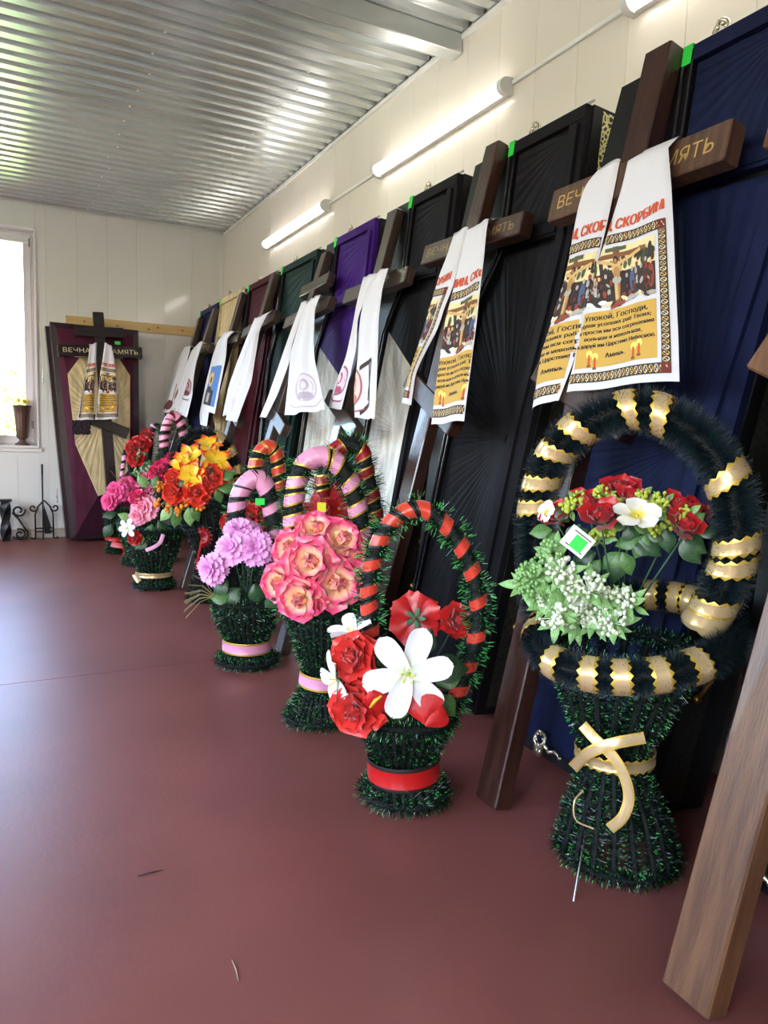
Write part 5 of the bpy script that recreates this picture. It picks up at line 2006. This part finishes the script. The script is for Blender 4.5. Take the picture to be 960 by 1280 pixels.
for (x, y, r, d, ri, up, k) in ((205, 586, 13, .06, -.2, .7, 'magenta'), (218, 576, 12, .03, .2, .9, 'magenta'), (172, 622, 10, .12, -.5, .4, 'magenta'), (195, 590, 9, .08, -.4, .6, 'magenta'), (168, 673, 8, .14, -.4, .1, 'red')):
    rose(B.t, B.P(x, y, d), B.face(ri, up), r / B.ppm, k)
lily(B.t, B.P(160, 660, .14), B.face(-.6, .1), 12 / B.ppm, 'white', 66, .2)
for (x, y, dx, dy, L, m) in ((190, 655, -.3, -1, 24, M_leaf), (180, 665, -.6, -.8, 22, M_leafp), (198, 650, .5, -.9, 22, M_leafd), (165, 650, -.8, .5, 18, M_leafp), (185, 610, -.5, .8, 20, M_leafp), (192, 612, .2, .9, 18, M_leaf), (186, 675, -.9, -.5, 20, M_leafd)):
    leaf(B.t, B.P(x, y, .13), B.r * dx + Vector((0, 0, dy)) + B.n * .2, B.n + Vector((0, 0, .5)), L / B.ppm, m, .3)
ribbon_strip(B, [(182, 688, .17), (192, 684, .18), (200, 678, .175), (204, 668, .17)], 0.022, M_pinkrib)
ribbon_strip(B, [(168, 718, .16), (174, 727, .17)], 0.03, M_gold)

B = Basket((168, 706), 'dark basket half hidden behind the gold-waisted one, with red roses above')
B.body([(707, 152, 196), (690, 157, 192), (672, 152, 196), (650, 148, 202)], 22, 0.03, 1600, mats=(0, 0, 0, 1, 1, 2))
B.liner()
path = [(182, 640), (185, 590), (188, 560), (190, 540), (196, 532), (201, 540), (204, 560), (206, 600)]
B.hoop(path, 0.018, 0.034, 2500, [(189, 553), (189, 547), (190, 541), (193, 534)], M_pinkrib, 0.012, None, fluff=True, mats=(0, 0, 1), width=0.002, d=-.03)
for (x, y, r, d, ri, up) in ((176, 556, 12, .05, -.3, .6), (170, 573, 10, .08, -.4, .2), (183, 543, 7, .0, .0, .8), (166, 560, 9, .06, -.6, .3)):
    rose(B.t, B.P(x, y, d), B.face(ri, up), r / B.ppm, 'red')
for i, (x, y) in enumerate(((176, 567), (183, 585), (188, 600), (172, 590), (194, 607))):
    sprig(B, x, y, .09, 11 / B.ppm, mat('bud_sage', (150, 172, 136), .6), M_leaf, 10, 5, .25, seed=90 + i, bud=.14)
for (x, y, r, d, ri, up) in ((181, 597, 7, .1, -.2, .3), (176, 604, 7, .12, -.4, .2), (187, 612, 7, .12, .0, .2)):
    rose(B.t, B.P(x, y, d), B.face(ri, up), r / B.ppm, 'pink', bud=True, name='rosebud')

B = Basket((143, 692), 'small basket with hot pink flowers and a red waist bow before the plum coffin')
B.body([(693, 132, 156), (680, 135, 154), (662, 133, 160), (640, 131, 166)], 18, 0.03, 1500, mats=(0, 0, 0, 1, 1, 2))
B.liner()
path = [(150, 630), (152, 600), (155, 575), (157, 563), (161, 570), (163, 590), (166, 625)]
B.hoop(path, 0.016, 0.028, 1600, [(155, 572), (157, 582), (155, 592)], M_pinkrib, 0.04, None)
peony(B.t, B.P(146, 615, .10), B.face(-.4, .3), 15 / B.ppm, 'hotpink')
peony(B.t, B.P(136, 627, .12), B.face(-.8, .1), 12 / B.ppm, 'hotpink')
peony(B.t, B.P(160, 604, .06), B.face(.2, .6), 11 / B.ppm, 'hotpink')
B.band(1, 0.4, 5, M_redband, None, 0.014)
ribbon_strip(B, [(139, 680, .10), (150, 682, .13), (160, 681, .12)], 0.04, M_redband, 'bow_loop')
ribbon_strip(B, [(154, 682, .12), (156, 688, .12), (155, 695, .10)], 0.03, M_redband)
for (x, y, dx, dy, L) in ((140, 655, -.5, -.8, 20), (150, 650, .3, -1, 20), (146, 640, -.8, -.2, 18), (160, 645, .8, -.4, 18)):
    leaf(B.t, B.P(x, y, .1), B.r * dx + Vector((0, 0, dy)) + B.n * .2, B.n + Vector((0, 0, .5)), L / B.ppm, M_leafd, .34)
for (x, y) in ((130, 588), (150, 580)):
    bl = MB()
    bl.tube([B.P(160, 610, .08), B.P((x + 160) / 2, (y + 606) / 2, .12), B.P(x + 8, y, .14)], 0.0016, 4)
    bl.build('grass_blade', mat('dry_grass', (150, 140, 84), .6), B.t)

# ================================================================== window sill, iron stands, garden
def urn(px, label, flowers=True):
    c = hit(px, 553, 2, WZ0 + 0.022)
    c.y = YB + 0.04
    k = (hit(px, 553, 1, c.y)).x
    c = Vector((k, YB + 0.035, WZ0 + 0.022))
    t = tag(empty('ribbed_urn', loc=c), label, 'urn', 'brown urns on the window sill')
    b = MB()
    b.lathe([(0.058, 0), (0.06, 0.012), (0.04, 0.024), (0.024, 0.04), (0.024, 0.05), (0.04, 0.062), (0.046, 0.075), (0.052, 0.16), (0.06, 0.26), (0.068, 0.325), (0.076, 0.332), (0.076, 0.342), (0.064, 0.342), (0.055, 0.30)], 64, flute=0.022, nf=16)
    b.build('vase', mat('bronze_plastic', (104, 78, 66), 0.35, metal=0.3), t, True)
    if flowers:
        m = petal_mat('petal_yellow', (226, 190, 60), (244, 220, 110), None, .5)
        me = cached('ymum', lambda: petal_mesh('petal', m, 1.0, 0.2, .2, -.3, 'round', 4, 2))
        rr = random.Random(3)
        for i in range(5):
            fb_ = MB()
            fb_.ball((0, 0, 0), 0.3, n=5)
            fl_ = put('yellow_flower', cached('ycore', lambda: fb_.mesh('yellow_core', m)), t, local=facing((rr.uniform(-.055, .07), rr.uniform(-.04, .03), .36 + rr.uniform(0, .02)), (rr.uniform(-.6, .6), -.6, 1), 0, .028))
            for j in range(12):
                put('petal', me, fl_, local=petal_matrix(j * 6.283 / 12, math.radians(70 if j % 2 else 45), .1))
    return t


urn(28, 'brown ribbed urn with yellow flowers on the window sill')
urn(-13, 'brown ribbed urn standing beside the flowered urn on the window sill', False)

M_iron = mat('black_iron', (34, 32, 34), 0.4, metal=0.5)


def spiral(c, r0, r1, a0, a1, n=22):
    return [(c[0] + (r0 + (r1 - r0) * k / n) * math.cos(a0 + (a1 - a0) * k / n), 0, c[1] + (r0 + (r1 - r0) * k / n) * math.sin(a0 + (a1 - a0) * k / n)) for k in range(n + 1)]


t = tag(empty('iron_stand', loc=(0.035, 6.86, 0)), 'black iron stand with a thick twisted post and scrolls below the window', 'iron stand')
b = MB()
tw = []
n, hh = 28, 0.335
for i in range(n + 1):
    z = hh * i / n
    for k in range(4):
        a = 2 * math.pi * k / 4 + z * 9 + math.pi / 4
        tw.append((0.042 * math.cos(a), 0.042 * math.sin(a), z))
b.add(tw, [[i * 4 + k, i * 4 + (k + 1) % 4, (i + 1) * 4 + (k + 1) % 4, (i + 1) * 4 + k] for i in range(n) for k in range(4)] + [[0, 1, 2, 3][::-1]])
b.box(-0.05, 0.05, -0.045, 0.045, hh, hh + 0.018, bev=0.003)
b.build('twisted_post', M_iron, t)
for s in (-1, 1):
    b = MB()
    pth = spiral((0.098 * s, 0.255), 0.018, 0.052, math.radians(-60 if s > 0 else 240), math.radians((-60 if s > 0 else 240) + s * 430))
    b.tube([(p[0], p[1], p[2]) for p in pth], 0.009, 6)
    b.tube([(0.05 * s, 0, 0.24), (0.10 * s, 0, 0.18), (0.14 * s, 0, 0.11), (0.165 * s, 0, 0.07), (0.155 * s, 0, 0.03), (0.13 * s, 0, 0.013), (0.1 * s, 0, 0.013), (0.05 * s, 0, 0.03)], 0.009, 6)
    pth = spiral((0.105 * s, 0.055), 0.012, 0.046, 0.3, 0.3 + s * 8)
    b.tube(pth, 0.008, 6)
    b.build('scroll', M_iron, t, True)

t = tag(empty('iron_stand', loc=(0.33, 6.86, 0)), 'thin black iron frame with a tall spike and curled tips beside the plum coffin', 'iron stand')
b = MB()
b.tube([(-0.01, 0, 0.0), (-0.01, 0, 0.6)], 0.007, 6)
b.box(-0.018, -0.002, -0.008, 0.008, 0.56, 0.65, bev=0.002)
b.build('spike', M_iron, t)
for s in (-1, 1):
    b = MB()
    b.tube([(0.07 * s, 0, 0.012), (0.07 * s, 0, 0.22), (0.045 * s, 0, 0.29), (0.0, 0, 0.34)], 0.007, 6)
    pth = spiral((0.085 * s, 0.275), 0.010, 0.034, math.radians(200 if s > 0 else -20), math.radians((200 if s > 0 else -20) - s * 400))
    b.tube(pth, 0.007, 6)
    b.tube([(0.07 * s, 0, 0.012), (0.095 * s, 0, 0.012), (0.108 * s, 0, 0.022)], 0.008, 6)
    b.build('scroll_leg', M_iron, t, True)
b = MB()
for z in (0.07, 0.1):
    b.tube([(-0.07, 0, z), (0.07, 0, z)], 0.006, 6)
b.build('rung', M_iron, t)
b = MB()
b.add([(-0.01, 0.005, 0.3), (0.055, 0.005, 0.05), (0.0, 0.005, 0.05)], [[0, 1, 2]])
b.prism([(0.0, 0.3), (0.056, 0.1), (0.0, 0.1)], 0.003, 0.008)
b.build('plate', M_iron, t)

# two scratches in the floor paint, built as thin loose slivers
for (x0, y0, x1, y1, l) in ((172, 1095, 205, 1087, 'thin dark splinter lying on the bare red floor'), (290, 1200, 298, 1226, 'pale straw lying on the bare red floor')):
    a, c = hit(x0, y0, 2, 0.0015), hit(x1, y1, 2, 0.0015)
    b = MB()
    b.tube([a, (a + c) / 2 + Vector((0.002, .001, 0)), c], [0.0008, 0.0018, 0.0008], 5)
    tag(b.build('straw' if 'straw' in l else 'scrape', mat('straw', (178, 150, 130), .6) if 'straw' in l else M_blackedge), l, 'straw' if 'straw' in l else 'scrape')

# outside the window: ground and shrubs
b = MB()
b.box(-30, 20, YB + 0.2, 40, -0.35, -0.3)
b.box(-30, XL - 0.2, -20, YB + 0.2, -0.35, -0.3)
struct(b.build('ground', mat('pale_ground', (176, 170, 150), .9, var=(2, (150, 160, 110)))))


def shrub(x, y, h, w, label, seed, n=2600):
    rr = random.Random(seed)
    t = tag(empty('garden_shrub', loc=(x, y, -0.3)), label, 'shrub', 'garden shrubs outside the window')
    b = MB()
    for k in range(5):
        a = rr.uniform(0, 6.28)
        b.tube([(0, 0, 0), (w * .2 * math.cos(a), w * .2 * math.sin(a), h * .45), (w * .35 * math.cos(a), w * .35 * math.sin(a), h * .8)], [0.03, 0.02, 0.01], 5)
    b.build('branch', mat('bark', (96, 80, 62), .8), t)
    b = MB()
    blobs = [(rr.uniform(-w, w) * .6, rr.uniform(-w, w) * .6, h * rr.uniform(.3, .95), w * rr.uniform(.25, .45)) for _ in range(14)]
    for k in range(n):
        c = rr.choice(blobs)
        d = Vector((rr.gauss(0, 1), rr.gauss(0, 1), rr.gauss(0, 1))).normalized() * c[3] * rr.uniform(.6, 1.05)
        p = Vector(c[:3]) + d
        e = Vector((rr.gauss(0, 1), rr.gauss(0, 1), rr.gauss(0, 1))).normalized() * .05
        f = e.orthogonal().normalized() * .022
        b.add([p - e, p + f, p + e, p - f], [[0, 1, 2, 3]])
    o = b.build('foliage', mat('shrub_leaf', (126, 168, 66), .6, var=(3, (176, 200, 90)), trans=0.0), t)
    o['kind'] = 'stuff'


shrub(-0.2, 9.6, 1.65, 0.9, 'sunlit green shrub right outside the back window', 5)
shrub(0.9, 11.5, 1.9, 1.1, 'green shrub farther out in the garden behind the sunlit one', 9)
